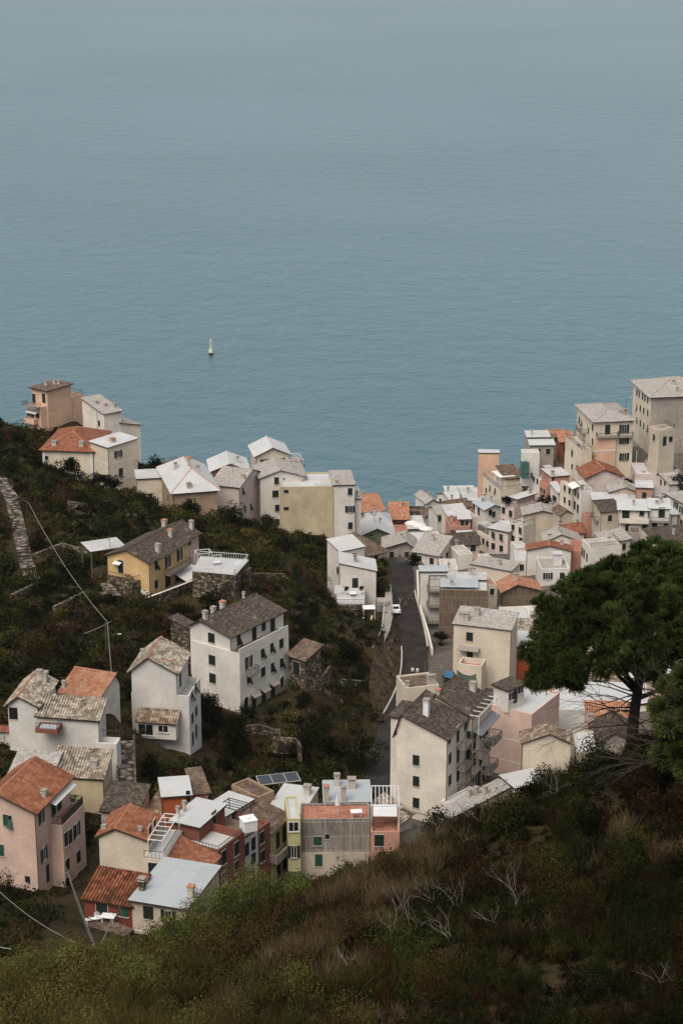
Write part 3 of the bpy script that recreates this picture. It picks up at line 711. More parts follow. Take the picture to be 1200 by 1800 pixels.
# ================================================================== TOWN, RIGHT OF THE STREET
h = H(903,892,940, 880,939, 48,425, 'flat','grey','palepink','pale pink house with shrubs on its terrace and a plain side wall', par=.8, wins='Lc884.5,897 Lc897,903 Lc884,918')
g = H(908,878,893, 897,940, 48,427, 'slab','grey','palepink', parent=h, ctrl=False, ov=.5, chim='930,866,.7')
h = H(921,905,950, 912,985, 5,414, 'gR','slate_l','beige','beige house with a blank stained wall and light gabled roof above the white cube house', rise=1.0, Lm=5, ov=.5)
h = H(919,925,985, 895,940, 50,411, 'flat','grey','pale','cream house with two columns of shutters under a railing terrace', par=.5, wins='Lc901,927,.9,1.3 Lh914,932,.9,1.3 Lc901,946,.9,1.3 Lc915,950,.9,1.3 Lc900,966,.9,1.3')
deckrail(h, sides='lf')
h = H(893,936,985, 859,898, 62,412, 'slab','grey','palepink','pale pink house with six dark shutters in the middle of the town', Wm=6, wins='Lh866.5,940,.9,1.4 Lh880.5,944,.9,1.4 Lc866.5,960,.9,1.4 Lc880.5,964,.9,1.4 Lc870,981,.8,1.2 Lc881,982,.8,1.2')
h = H(859,946,990, 835,866, 32,417, 'flat','grey','cream','narrow ochre house with a white pergola frame over its roof terrace', par=.6, wins='Lh842,946,.9,1.3 Lc849,951,.9,1.3 Lc857,956,.9,1.3 Lc849,974,.8,1.2 Lc857,978,.8,1.2')
pergola(h, .3, h.W+1.5, .5, h.L-.3, h.deck, 2.6)
h = H(853,895,920, 834,881, 26,436, 'gR','blue','white','white house with a broad pale blue-grey roof above the pergola', rise=0.8, ov=.6, wins='Ld841,899,.9,1.8 Rc861,901,.8,1.4 Rc867,904,.8,1.4')
h = H(811,948,962, 806,835, 12,410, 'slab','white','redbrown','low dark red house with a white deck roof behind the pink brown-roofed house', Lm=5)
h = H(791,960,988, 776,842, 17,398, 'gL','slate','pink','pink house with a dark mottled roof and two big black shutters', rise=1.5, wins='Rc814,965,1.1,1.5 Rc831,963,1.1,1.5 Ls786,966,.6,.9', chim='803,957,.5', skirt=4)
h = H(905,985,1012, 903,928, 2,380, 'flat','white','white','low white lean-to left of the red-edged white gable house', Lm=6, par=.3)
h = H(926,967,1010, 922,1003, 2,378, 'gR','terra','white','white house with a blank gable wall edged in terracotta', rise=1.0, frac=.5, Lm=3.0, ov=.35)
h = H(958,952,975, 951,1019, 8,391, 'gR','slate_l','pale','pale house with a light grey gable roof behind the white gable', rise=1.5, Lm=5, frac=.45)
h = H(990,938,960, 985,1026, 12,401, 'sy','terra','beige','low beige house with a long terracotta roof strip behind the pale grey gable', rise=0.9, Lm=3.5)
h = H(1003,968,1008, 1000,1022, 2,381, 'flat','floor','salmon','narrow salmon house between the white gable and the loggia', Lm=7, par=.7)
h = H(1037,962,1005, 1016,1092, 20,370, 'flat','slate_l','white','white house with a row of loggia posts just left of the pine crown', par=.9, wins='Ld1021,968,.8,1.8 Ld1026,974,.8,1.8 Ld1031,980,.8,1.8', Lm=5)
# big gable house with terracotta
h = H(1030,840,890, 1018,1093, 16,416, 'gR','terra','palepink','large house with a terracotta gable roof and a blank grey-pink side wall', rise=1.7, frac=.48, Lm=7, ov=.5)
h = H(1021,862,925, 1003,1042, 20,409, 'flat','white','white','white house with large green shutters and an awning on its terrace', par=.8, wins='Lc1011,866,.9,1.4 Lc1015.6,871,.9,1.4 Lc1009.5,888,1.1,1.9 Lc1015,894,1.1,1.9 Lh1014.7,919,.9,1.5')
awning(h,'L',1013,850,3.5,1.6,.6); deckrail(h, sides='lf')
h = H(1005,857,920, 984,1012, 30,413, 'flat','floor','cream','tall narrow cream house with six shuttered windows and an ochre terrace', par=.8, wins='Lc992,858,.8,1.3 Lc1000.5,863,.8,1.3 Lc992,879,.8,1.3 Lc1000.5,884,.8,1.3 Lc992,900,.8,1.3 Lc1000.5,906,.8,1.3')
h = H(1071,865,895, 1066,1118, 8,407, 'gR','slate_l','beige','small beige house with a light slate gable in front of the terracotta gable', rise=1.0, frac=.6, Lm=5)
h = H(1118,858,890, 1114,1146, 2,404, 'slab','grey','salmon','small salmon pink box house with a flat grey roof', Lm=5, ov=.25)
h = H(1099,876,895, 1095,1117, 8,406, 'sy','grey','pale','narrow pale lean-to with a grey roof left of the salmon box', rise=1.2, Lm=5)
h = H(1118,833,865, 1108,1186, 9,421, 'flat','white','palepink','long pale pink house with a bright white terrace roof', par=.5, wins='Ls1112,840,.7,1.6 Rs1155,834,.5,.5')
g = H(1139,820,832, 1134,1180, 9,425, 'flat','terra_l','beige', parent=h, par=.4, ctrl=False, Lm=6)
h = H(1177,852,880, 1155,1212, 24,416, 'sy','slate_l','white','white house with a pale green-grey roof against the right edge', rise=0.9, wins='Lc1161,848,.8,1.3 Lc1168,851,.8,1.3')
h = H(1088,896,945, 1084,1138, 3,392, 'sy','white','pale','cream house with a full-width balcony under a white roof', rise=.5, Lm=5, ov=.5, wins='Rd1099,905,1.5,1.9 Rc1127,902,1,1.2 Rc1102,927 Rc1132,925')
balcony(h,'R',1113,917,6.2,1.1,'pale')
h = H(1140,894,945, 1138,1176, 3,392, 'sy','white','coolwhite','white house with a balcony right of the cream balcony house', rise=.5, Lm=5, ov=.3, wins='Rd1162,901,1.3,2.2 Rc1149.5,923,1.1,1.4 Rc1172,922')
balcony(h,'R',1158,915,4.2,1.1)
h = H(1056,900,935, 1041,1087, 20,397, 'sy','slate','beige','beige house with a patched brown roof and side balconies', rise=1.1, Lm=4)
balcony(h,'L',1048,912,3,1)
h = H(1042,880,905, 1037,1102, 5,403, 'slab','grey','beige','low beige house under a long flat grey roof', Lm=5)
h = H(1063,955,985, 1045,1107, 36,382, 'sy','slate_l','white','white house with a square pale slate roof just above the pine', rise=0.9, ov=.4)
h = H(1153,955,985, 1122,1262, 27,376, 'sy','slate','cream','cream house with a wide grey-brown slate roof behind the pine top', rise=1.2, ov=.5, wins='Rc1178,962,1,1.3', Lm=5)
h = H(1212,892,950, 1170,1250, 32,396, 'slab','slate_l','coolwhite','tall white building with dark shutters cut by the right edge of the view', wins='Lo1187,888,.9,1.4 Lo1197,896,.9,1.4 Lc1189,915,.9,1.4 Lc1197,919,.9,1.4 Lc1182,935,.9,1.4', ov=.4)
h = H(897,1004,1030, 829,912, 66,369, 'sx','slate_l','cream','yellow-cream house with a low light roof below the pink row', rise=.4, Wm=4, ov=.3)
h = H(775,1000,1020, 771,804, 5,372, 'flat','white','pale','small pale house with a white deck left of the yellow-cream house', Lm=6, par=.6)
h = H(806,975,1000, 790,830, 20,388, 'flat','grey','white','white terrace house below the pink brown-roofed house', par=.9)
h = H(884,1040,1075, 868,948, 12,352, 'gR','terra_l','slatebrown','brown slate-clad gable house with a pale terracotta roof', rise=1.3, frac=.38, Lm=5, ov=.5)
b = MB(); b.box(.2, h.W+.6, -3.2, -.3, -1.5, 1.1, P['white']); b.build('lean_to', h.root, h.loc)
h = H(950,1000,1030, 944,1000, 8,366, 'flat','slate_l','coolwhite','white house with a cluttered grey terrace roof left of the pine', par=.4, Lm=7)
h = H(772,1037,1128, 768,858, 0,336, 'flat','white','slatebrown','tall windowless brown slate-clad house with a white roof beside the street', Lm=5, par=.15, pipe=False)
b = MB(); b.box(.1, h.W-1.8, .4, 4.6, h.h+.4, h.h+.5, Rf['blue']); 
for x in (.4, h.W-2.2):
    for y in (.7, 4.3): b.bar((x, y, h.h-.2), (x, y, h.h+.4), .1, METALW)
b.build('white_canopy', h.root, h.loc)
h = H(788,1019,1045, 784,852, 0,348, 'slab','grey','pale','low pale house with a grey-white deck roof behind the brown slate wall', Lm=3.5)
h = H(738,1006,1118, 732,786, 3,343, 'slab','blue','white','narrow white house on the street edge with stacked balconies and a pergola', Lm=3, ov=.2, skirt=7)
for py, ww in ((1035, 3.2), (1062, 3.4), (1090, 3.4)): balcony(h,'R',765,py,ww,1.5)
pergola(h, 1.6, h.W-.2, -2.0, -.1, h.h-6.5, 5.9, METAL, 3)
h = H(897,1108,1216, 797,906, 77,300, 'sx','slate_l','cream','cream house with one green shutter over a canopied door right of the street', rise=1.1, Wm=5, ov=.25, wins='Lc824.8,1119,1.1,1.5 Ld825,1155,1.0,2.0', chim='811,1090,1,.8 819,1090,1,.8 838,1082,1.1,.8', skirt=4)
awning(h,'L',825,1136,3.4,1.4,.25,SLAB,'canopy',.15)
g = H(846,1171,1200, 805,853, 77,296.5, 'flat','floor','cream', parent=h, par=.9, Wm=3.0, ctrl=False)
h = H(907,1137,1196, 903,948, 2,306, 'sy','white','red','narrow bright red house with a white roof behind the pine branches', rise=1.0, Lm=4)
h = H(900,1118,1140, 884,943, 6,316, 'sy','tile_l','beige','low house with a bleached tile roof above the bright red house', rise=1.0, Lm=5)
h = H(880,1088,1105, 862,932, 4,331, 'flat','white','white','low white terrace house under the brown slate-clad gable', Lm=6, par=.5)
# pink building with roof hut
h = H(934,1256,1375, 863,960, 64,255, 'flat','white','pink','tall pink building with band mouldings and a rooftop room', par=.3, Wm=9, trim=[4.6, 8.0])
g = H(893,1215,1247, 867,921, 50,256.6, 'slab','slate','white', parent=h, skirt=.6, ctrl=False, ov=.3, wins='Rn898,1224,1.1,1.1 Rd905,1224,.8,2 Rn914,1212,1.1,1.1', pipe=False)
h = H(930,1264,1345, 926,978, 46,262,'flat','white','white','white house with a railed balcony roof right of the pink building', Lm=6, par=.2, wins='Rd936,1272,1,2.4 Rd946.5,1263,1,2.4 Rc959,1256,1,1.2')
deckrail(h, sides='fl')
pergola(h, 1, 5, -3.2, -.2, h.h-5.2, 1.2)
h = H(976,1247,1330, 972,1047, 1,268, 'flat','white','coolwhite','white house with a blank wall and white deck under the pine branches', par=.25, Lm=8, ant=1)
h = H(1010,1234,1260, 1005,1136, 1,290, 'slab','white','white','long white-roofed building seen behind the pine trunk', Lm=8, ov=.2)
h = H(960,1200,1240, 950,1085, 3,303, 'sy','tile_b','orange','ochre house with a brown tile roof glimpsed through the pine branches', rise=1.5, Lm=7, wins='Rc1000,1212 Rc1040,1212')
h = H(1090,1190,1240, 1085,1215, 3,308, 'sy','white','pink','pink and white house behind the pine at the right edge', rise=1, Lm=6, wins='Rc1150,1200')
h = H(1000,1112,1200, 990,1100, 3,330, 'sy','terra_l','beige','beige house with a terracotta roof hidden behind the pine crown', rise=2, Lm=7)
h = H(918,1306,1375, 914,1002, 4,242, 'gR','tile_b','cream','cream gabled house with a brown tile roof at the foot of the dark hill', rise=1.35, frac=.56, Lm=3.2, ov=.3, chim='1003,1312,1.2,.5')
b = MB(); b.box(0, h.W, -.05, 0, h.h-4.0, h.h-3.85, SLAB); b.build('wall_band', h.root, h.loc)
h = H(1034,1287,1330, 1028,1102, 4,262, 'sy','terra_l','grey','grey house with a faded terracotta roof under the pine', rise=2.0, Lm=6, chim='1036,1268,.9,1')
h = H(1043,1309,1345, 1036,1120, 4,248, 'gR','slate','grey','grey-blue gable end peeping over the hilltop scrub', rise=1.9, frac=.5, Lm=7)
h = H(1012,1322,1345, 1008,1048, 4,244, 'flat','white','beige','low white-decked house between the cream gable and the grey gable', Lm=7, par=.2)
# roofs at the tower's foot
h = H(790,1440,1455, 783,900, 50,228,'slab','slate_l','beige','long low house with a stone-slab roof at the foot of the cream tower', ov=.25, Lm=2.4, chim='824,1398,.6,.5 836,1394,.6,.5 852,1393,.6,.5')
h = H(800,1418,1440, 790,850, 50,233, 'flat','white','white','small white lean-to against the tower balconies', par=.2, Lm=2.5)
h = H(905,1387,1410, 890,962, 30,236, 'slab','white','white','low white-roofed shed beside the dark hill', name='shed', cat='shed', ov=.2, Lm=4)
# ---- smaller houses packed between the others
H(810,867,888, 806,828, 10,487, 'sy','white','pale','small pale house with a white roof right beside the low white house by the sea', rise=.4, Lm=4)
H(748,909,935, 742,767, 15,455, 'gR','brown','beige','little beige house with a brown gable roof close to the harbour wall', rise=.8, Lm=4)
H(829,909,945, 824,839, 25,429, 'flat','grey','palepink','narrow pale pink house squeezed left of the pergola terrace', par=.5, Lm=4)
H(1030,906,948, 1022,1043, 25,404, 'flat','floor','salmon','narrow salmon house between the green-shuttered white house and the brown-roofed one', par=.6)
H(1106,936,968, 1104,1125, 4,386, 'flat','brown','concrete','low grey-brown stained annex right of the square pale slate roof', par=.2, Lm=4)
H(1150,873,897, 1146,1177, 20,405, 'sy','slate_l','white','small white house with a slate roof above the two balcony houses', rise=.7, Lm=4)
H(908,963,992, 904,927, 20,387, 'flat','white','coolwhite','small cool white terrace house below the railing terrace', par=.6, Lm=4)
H(858,1029,1062, 853,873, 15,345, 'flat','floor','beige','small beige house with a red terrace floor right of the brown slate wall', par=.5, Lm=4, wins='Rc864,1040,.8,1.2')
H(846,985,1003, 840,866, 12,384, 'flat','grey','pale','low pale annex at the foot of the narrow ochre house', par=.4, Lm=4)
H(985,905,925, 981,1004, 25,404, 'gR','brown','beige','small beige house with a brown roof beneath the tall narrow cream house', rise=.8, Lm=4)
H(1180,905,935, 1176,1190, 20,399, 'sy','white','pale','narrow pale house between the white balcony house and the tall right-hand building', rise=.4, Lm=4)
H(724,952,972, 720,745, 6,418, 'sy','white','pale','small pale house with a white roof beyond the long slate-roofed house', rise=.5, Lm=4)
H(760,945,975, 756,776, 14,415, 'flat','white','white','little white cube house left of the pink brown-roofed house', par=.4, Lm=4)
# ================================================================== CREAM TOWER
h = H(785,1299,1452, 697,825, 69,235, 'gL','slate','pale','tall cream house with mossy brown roof and three windows in its broad wall, valley centre', rise=2.2, frac=.9, ov=.35, skirt=6,
      wins='Lc731,1336,.9,1.45 Lc731,1373,.9,1.45 Lc731,1411,.9,1.45 Rc789,1300,.8,1.0 Rc789.5,1333 Rc789.5,1371 Rh790,1408 Rd804,1290 Rc817.5,1275,.9,1.2 Rd804,1327 Rc817.5,1309 Rd804,1360 Rh818,1347 Rc818,1382 Rd806,1398', chim='749,1257,2.0,.7,w 770,1226,1.0,.6')
for px_, py_ in ((809, 1306), (809, 1343), (811, 1381)): balcony(h,'R',px_,py_,3.4,1.3)
b = MB(); b.box(-.05, 0, 0, h.L, h.h-11.5, h.h-11.35, SLAB); b.box(-.05, 0, 0, h.L, h.h-14.6, h.h-14.45, SLAB); b.build('wall_band', h.root, h.loc)
g = H(699,1262,1366, 689,745, 70,241.0, 'slab','slate','pale', parent=h, Wm=5, ov=.3, ctrl=False, pipe=False)
h = H(829,1262,1400, 752,863, 69,241.5, 'gL','slate','cream','yellow house with three balconies and a railed loggia built against the cream tower', rise=2.2, frac=.85, ov=.25,
      wins='Ld832,1300,.9,2.2 Ld832,1332 Rd833,1303,1,2.3 Rh844.5,1288 Rd854.5,1279,1,2.2 Rc832.5,1334,.9,1.9 Rd844,1332 Rc854.5,1313 Ro833,1374,.9,1.8 Rd841,1368 Rd849,1360 Rd857,1358', chim='831,1214,1.0,.8')
for px_, py_, ww in ((858, 1300, 3.2), (838, 1322, 3.2), (851, 1350, 3.4)): balcony(h,'R',px_,py_,ww,1.4)
awning(h,'R',847,1266,7.2,1.3,.55,SLATE,'slate_canopy',.1)
pergola(h, .2, h.W-.2, -.9, 1.4, h.h-2.4, 2.7, METALW, 5)
h = H(714,1210,1262, 709,771, 18,274, 'flat','brown','cream','low cream house with a flat brown roof half hidden behind the tower roofs', par=.25, Lm=5, chim='713,1208,.7,.5 754,1204,1.3,.6 760,1203,1.3,.6')
# ================================================================== BIG WHITE HOUSE
h = H(421,1150,1256, 336,507, 51,268, 'flat','brown','white','big white house with a brown slate roof and long top terrace on the left slope', par=.1, pipe=True, skirt=7,
      wins='Lc373,1160,1.2,1.5 Lc374,1192,1.2,1.5 Ro437,1164,.8,1.9 Rh461.7,1148 Rh478,1138 Rc494,1131 Rh437,1193 Rc462,1181 Rh479,1173 Rh495,1165 Ra432,1237 Rd446,1232,1.1,2.5 Rd463,1223,1.1,2.5 Rd479,1212,1.1,2.5 Ra495,1198,1.0,1.8')
g = H(405,1119,1150, 334,498, 51,269.3, 'gL','slate','white', parent=h, rise=1.3, frac=.72, ov=.5, ctrl=False, wins='Lc372,1121,1.2,1.5 Rh420,1125,.9,1.7 Rd446.7,1114,1.0,2.2 Rc463,1101,.9,1.3 Rd479,1098,1.1,2.3', chim='361,1088,1.0,.6 389,1070,1.0,.7 370,1077,.8,.6 429,1044,.9,.3')
balcony(h,'R',440,1182,2.2,.9); deckrail(h, sides='f', y1=1, mat=METALW, x0=h.W*.45, h=.8)
b = MB(); b.box(.02, h.W-.02, .02, .16, h.h+.02, h.h+.75, P['white']); b.build('terrace_parapet', h.root, h.loc)
for px_, py_ in ((446, 1216), (463, 1207), (479, 1196)): awning(h,'R',px_,py_,1.7,.9,.5, SLAB)
b = MB(); b.box(0, h.W, -.03, 0, 0, 1.9, P['grey']); b.build('plinth', h.root, h.loc)
h = H(332,1105,1160, 300,345, 50,279, 'sy','slate','stone','low brown-roofed store behind the big white house', name='stone_shed', cat='shed', rise=.8)
h = H(536,1161,1190, 507,564, 48,274, 'sx','brown','stone','small brown stone shed with a slate roof right of the big white house', name='stone_shed', cat='shed', rise=1.2, wins='Ld521,1174,1.4,2', ov=.35)
# ---- white house left
h = H(332,1224,1322, 231,352, 76,247.5, 'flat','white','coolwhite','white house with a small glazed annex, just left of the big white house', par=.9, skirt=6,
      wins='Rh337.5,1223,.9,1.5 Rh344,1209,.9,1.5 Rc338,1262 Rc344.5,1250 Rd339,1299,.9,2 Rd345,1285,.9,2')
g = H(309,1183,1215, 231,330, 76,247.75,'gL','tile_l','coolwhite', parent=h, rise=2.0, frac=.62, ctrl=False, ribs=.36, ov=.4, chim='247,1148,.3,.5 300,1168,.3,.3', wins='Rd317,1195,.9,2', pipe=False, skirt=13)
g2 = H(309,1271,1300, 242,311, 76,245.8, 'sx','tile_b','coolwhite', parent=h, rise=.9, Wm=1.5, wins='Ln253,1282,2.0,1.5 Ln287,1281,1.3,.9', ctrl=False, ov=.3, skirt=.1, pipe=False)
# ================================================================== LEFT WHITE COMPLEX
h = H(173,1229,1250, 105,186, 62,239, 'gR','terra_l','white','white house with a pale terracotta gable roof behind the terraced white house', rise=1.6, frac=.8, Wm=6, ribs=.36, ov=.3, chim='105,1209,.8,.35')
h = H(66,1242,1325, 14,92, 73,228.5, 'gL','tile_l','coolwhite','long white terraced house with bleached ribbed tile roofs at the left edge', rise=1.2, frac=.62, ribs=.36, wins='Ls24,1254,1.1,1.6', chim='78,1196,.9,.9 70,1193,.9,.6', skirt=5, Wm=8)
g = H(173,1266,1335, 66,185, 73,226.6, 'sx','tile_l','coolwhite', parent=h, rise=1.2, Wm=3.2, ribs=.36, pipe=True)
g = H(205,1308,1388, 168,212, 75,225.6, 'flat','grey','coolwhite', parent=h, par=1.0, skirt=3, pipe=False); deckrail(g, sides='r')
g = H(101,1284,1290, 62,104, 73,224.9,'flat','blue','redbrown', parent=h, par=.15, Wm=2.2, ctrl=False, skirt=.05, pipe=False); deckrail(g, sides='lf', h=.8)
h = H(181,1370,1432, 88,192, 75,217, 'sx','tile_l','stained','stained beige house with ribbed whitish tile roofs below the terraced white house', rise=1.6, Wm=4.4, ribs=.36, ov=.25, chim='102,1352,.2,.7 166,1346,.5,.8')
h = H(92,1366,1400, 15,104, 75,216, 'sx','slate_l','stained','low beige house with a flat stone-slab roof behind the pink house', rise=.8, Wm=5, ov=.1)
h = H(240,1432,1450, 178,250, 72,211.5, 'sx','slate','palepink','low pale house with a dark mossy slate roof between the stairs and the cream house', rise=1.3, Wm=5, ov=.25)
h = H(282,1436,1455, 256,292, 60,213.5, 'sx','tile_b','stone','small stone lean-to with a brown tile roof left of the red house', name='stone_shed', cat='shed', rise=1.6, Wm=5)
# ================================================================== PINK HOUSE BOTTOM LEFT
h = H(61,1427,1568, -34,87, 64,196, 'gL','terra','pink','pink house with a ribbed terracotta roof and dark-railed loggia in the bottom left corner', rise=1.6, frac=.66, ribs=.36, ov=.5, Wm=9, wins='Lh14.5,1442,1.1,1.4 Lc1,1494,.9,1.4 Ls49,1546,.6,.8 Ro73,1435,.7,1.7 Ro77.5,1501,.8,1.6 Rd84,1535,.8,2.2 Rd94,1418,1.1,2.2 Rd104,1408,1.1,2.2', chim='86,1402,.6,.5', sh='g')
g = H(110,1452,1563, 86,148, 64,199.0, 'flat','floor','pink', parent=h, par=.2, wins='Rc116,1475,.8,1.7 Rc123.5,1470,.8,1.7 Ro135,1459,.8,1.7 Rc118.5,1520,.9,1.5 Rc138,1506,.9,1.5 Rd140.5,1547,.9,2.1 Rd119,1553,.9,1.6')
deckrail(g, sides='lfr', h=1.0)
b = MB(); b.box(.1, g.W-.1, .08, .14, g.h+.05, g.h+.9, RIM); b.build('railing_screen', g.root, g.loc)
awning(h,'R',104,1391,5.5,.9,.3)
# ================================================================== CREAM / RED CLUSTER
h = H(260,1478,1560, 174,285, 73,196, 'gL','terra','cream','tall cream house with a ribbed terracotta roof in the lower left cluster', rise=1.1, frac=.66, ribs=.36, ov=.3, wins='Rd264,1466,.9,2 Rd272,1455,.8,2', chim='178,1458,.3,.4 247,1462,.3,.3')
g = H(288,1512,1560, 252,320, 73,194.2, 'flat','grey','cream', parent=h, par=.1, wins='Lc269,1528,1.0,1.6', ctrl=False); 
pergola(g, .1, g.W*.9, .1, g.L*.75, g.h, 2.3, METALW, 6); deckrail(g, sides='lf', h=.9)
h = H(355,1537,1575, 287,384, 64,194.6, 'sy','terra','cream','low cream house with a ribbed terracotta lean-to roof beside the white pergola', rise=1.5, ribs=.36, ov=.3, wins='Lc299,1542,.9,1.5 Rc363,1541,.9,1.4')
h = H(233,1594,1635, 148,250, 66,184, 'sx','terra_o','darkred','low dark red outbuilding with an old terracotta roof and a green door', name='outbuilding', cat='outbuilding', rise=1.3, Wm=4.2, ribs=.36, ov=.3, wins='Ld179.6,1602,1.3,2.1 Lc218,1602,1.0,1.2', sh='g')
h = H(327,1599,1655, 232,383, 68,182, 'slab','blue','beige','beige house with a blue-grey sheet roof partly hidden by the light green trees', ov=.35, wins='Lc261,1604,1.1,1.5 Lo296,1611,.8,1.5', chim='250.5,1562,1.0,.6,s 350,1577,.9,.6', trim=[3.4])
h = H(286,1403,1465, 279,336, 4,212, 'slab','white','red','bright orange-red house with a white deck roof in the lower cluster', ov=.2, Lm=5, wins='Rs331,1400,.5,1.5')
h = H(345,1396,1450, 335,366, 12,216, 'sy','brown','salmon','small salmon house with a brown roof behind the orange-red house', rise=.8, Lm=5)
h = H(350,1456,1500, 301,395, 61,204, 'slab','white','redbrown','red-brown house with a large white sheet roof and a side terrace', ov=.25, chim='312,1434,.9,.3 321,1424,.9,.3', wins='Rd376,1440,1,2')
h = H(384,1496,1560, 302,429, 57,200, 'flat','grey','redbrown', parent=h, par=0.95, wins='Rc393,1507,.9,1.7 Rc415,1492,.9,1.7 Rn394,1543,.9,1.4 Rc415,1524,.9,1.5')
deckrail(h, sides='lf', h=.5)
h = H(397,1436,1480, 357,443, 52,212.5, 'slab','white','palepink','pale house with a white sheet roof behind the red-brown house', ov=.25, wins='Rd412,1440,1,2')
h = H(429,1474,1550, 410,453, 56,206.5, 'slab','brown','coolwhite','narrow white house squeezed between two red houses', ov=.1, Lm=6, wins='Rc433,1493,.8,1.6 Rc445,1483,.8,1.6 Rc445,1510,.8,1.6')
h = H(453,1460,1550, 430,474, 58,209.5, 'flat','brown','redbrown','narrow red-brown house with one window and an iron roof frame', par=.5, Lm=6, wins='Rc460,1472,.9,1.5 Rc461,1505,.9,1.5')
pergola(h, .2, h.W-.2, 2.5, 5.5, h.deck, 2.3, METAL, 4)
h = H(474,1464,1560, 462,506, 63,212, 'sy','brown','lemon','yellow-green house with a brown lean-to roof and sloping balcony', rise=1.4, Lm=5, wins='Rc487.5,1477,.9,2.2 Rc498.7,1466,.9,2.2 Rd489,1528,.9,2.2 Rd500,1514,.9,2.2', ov=.4)
balcony(h,'R',491,1497,5.5,1.2,'concrete')
g = H(506,1440,1560, 500,528, 4,212.5, 'flat','grey','lemon', parent=h, par=.2, Lm=6, wins='Rn516,1453,1.1,1.1 Ro516.5,1497,.7,1.6 Ro517,1541,.7,1.5', ctrl=False)
h = H(528,1440,1545, 524,650, 0,214, 'flat','floor','slategrey','grey slate-clad house with a red roof terrace at the bottom of the village', par=.3, Lm=4.2, wins='Rc558,1478,.9,1.2 Rs575,1471,.5,.6 Rc560,1512,.9,1.6', sh='g', pipe=False)
b = MB(); b.box(-.02, h.W+.02, -.05, -.004, h.h-10, h.h-4.4, P['beige']); b.build('lower_wall', h.root, h.loc)
h = H(569,1413,1445, 564,652, 1,218.9,'slab','blue','beige','beige house with a bright white sheet roof and chimneys behind the slate-clad terrace', ov=.1, Lm=6, chim='547,1406,1.6,.6 574,1412,1.5,.6 604,1412,1.5,.6 592,1378,1.1,.6 618,1383,.9,.9')
h = H(530,1434,1470, 470,560, 74,220, 'slab','white','pale','pale house with a large white sheet roof above the yellow-green house', ov=.15, Wm=7.5, chim='540,1394,.8,.8')
h = H(651,1462,1510, 647,702, 0,213.5, 'flat','floor','salmon','salmon pink house with a white frame pergola on its roof', par=.8, Lm=7, wins='Rc666,1477,1.1,1.5')
pergola(h, .1, h.W-.1, 1.2, 6.6, h.deck, 3.6, METALW, 7, panel=None)
b = MB(); b.box(.3, h.W-.3, 1.6, 4.6, h.deck+2.0, h.deck+2.1, WHITE); b.build('white_canopy', h.root, h.loc)
h = H(700,1448,1462, 690,724, 60,222, 'sy','tile_l','beige','low tiled lean-to in the gap beside the cream tower', name='shed', cat='shed', rise=1.4, Lm=4)
# ================================================================== YELLOW FARMHOUSE
h = H(262,989,1050, 189,331, 57,300, 'gL','slate','yellow','yellow farmhouse with a brown slate roof, balcony and white awning on the left slope', rise=1.5, frac=.52, ov=.45,
      wins='Ld212.5,996 Rh275,993,1.0,1.6 Ro295,987,.8,2.0 Ro315.6,975,.8,2.0 Rc274.5,1027 Rd295,1022,1.6,2.3 Rd312,1013,1.4,2', chim='278,970,1.1,.7 300,943,1,.6')
balcony(h,'R',308,999,6.6,1.1); awning(h,'R',322,1000,5.4,2.4,1.0); awning(h,'L',208,987,1.4,.8,.25)
b = MB(); b.box(-.04, 0, .3, h.L, 0, 1.0, FRAME); b.build('white_plinth', h.root, h.loc)
FARM = h
h = H(275,978,1045, 213,349, 57,304.5, 'gL','slate','pink','pink farmhouse wing with a brown slate roof behind the yellow farmhouse', rise=1.6, frac=.5, ov=.45, wins='Rc333,951,.9,1.5', chim='275,922,.9,.7 340,928,1.2,.6')
# ================================================================== GROUND
def cp(px, py, Y): p = at(px, py, Y); CTRL.append((p.x, p.y, p.z))
for t_ in [(0,740,405),(30,765,412),(60,765,420),(0,850,370),(60,900,345),(0,1000,320),(100,950,335),(100,1050,300),(0,1100,290),(100,1150,272),(200,1120,282),
           (0,1180,256),(200,1210,258),(200,890,360),(270,890,365),(430,960,340),(480,960,352),(450,1040,312),(550,1000,345),(560,1070,322),(520,1110,302),
           (600,1150,311),(620,1200,303),(560,1225,288),(500,1280,266),(600,1300,272),(640,1380,257),(560,1370,246),(500,1350,254),(400,1350,248),(350,1370,240),(250,1385,233),
           (50,1600,186),(20,1640,178),(120,1640,174),(180,1645,178),(250,1400,226),(220,1400,222),(230,1300,240),(60,1440,208),(250,820,398),(200,860,384),(345,915,362),(440,925,380),(430,1035,302),(300,1088,288),(345,1070,296),(180,1060,295),
           (0,1720,118),(200,1702,115),(350,1665,112),(500,1595,115),(600,1560,117),(700,1510,119),(800,1462,121),(900,1420,123),(1000,1375,125),(1100,1345,127),(1200,1310,130),
           (0,1800,92),(300,1800,84),(600,1800,78),(900,1800,74),(1200,1800,72),(600,1700,92),(900,1650,88),(1200,1550,95),(300,1740,98),(1200,1420,112),(750,1600,104)]:
    cp(*t_)
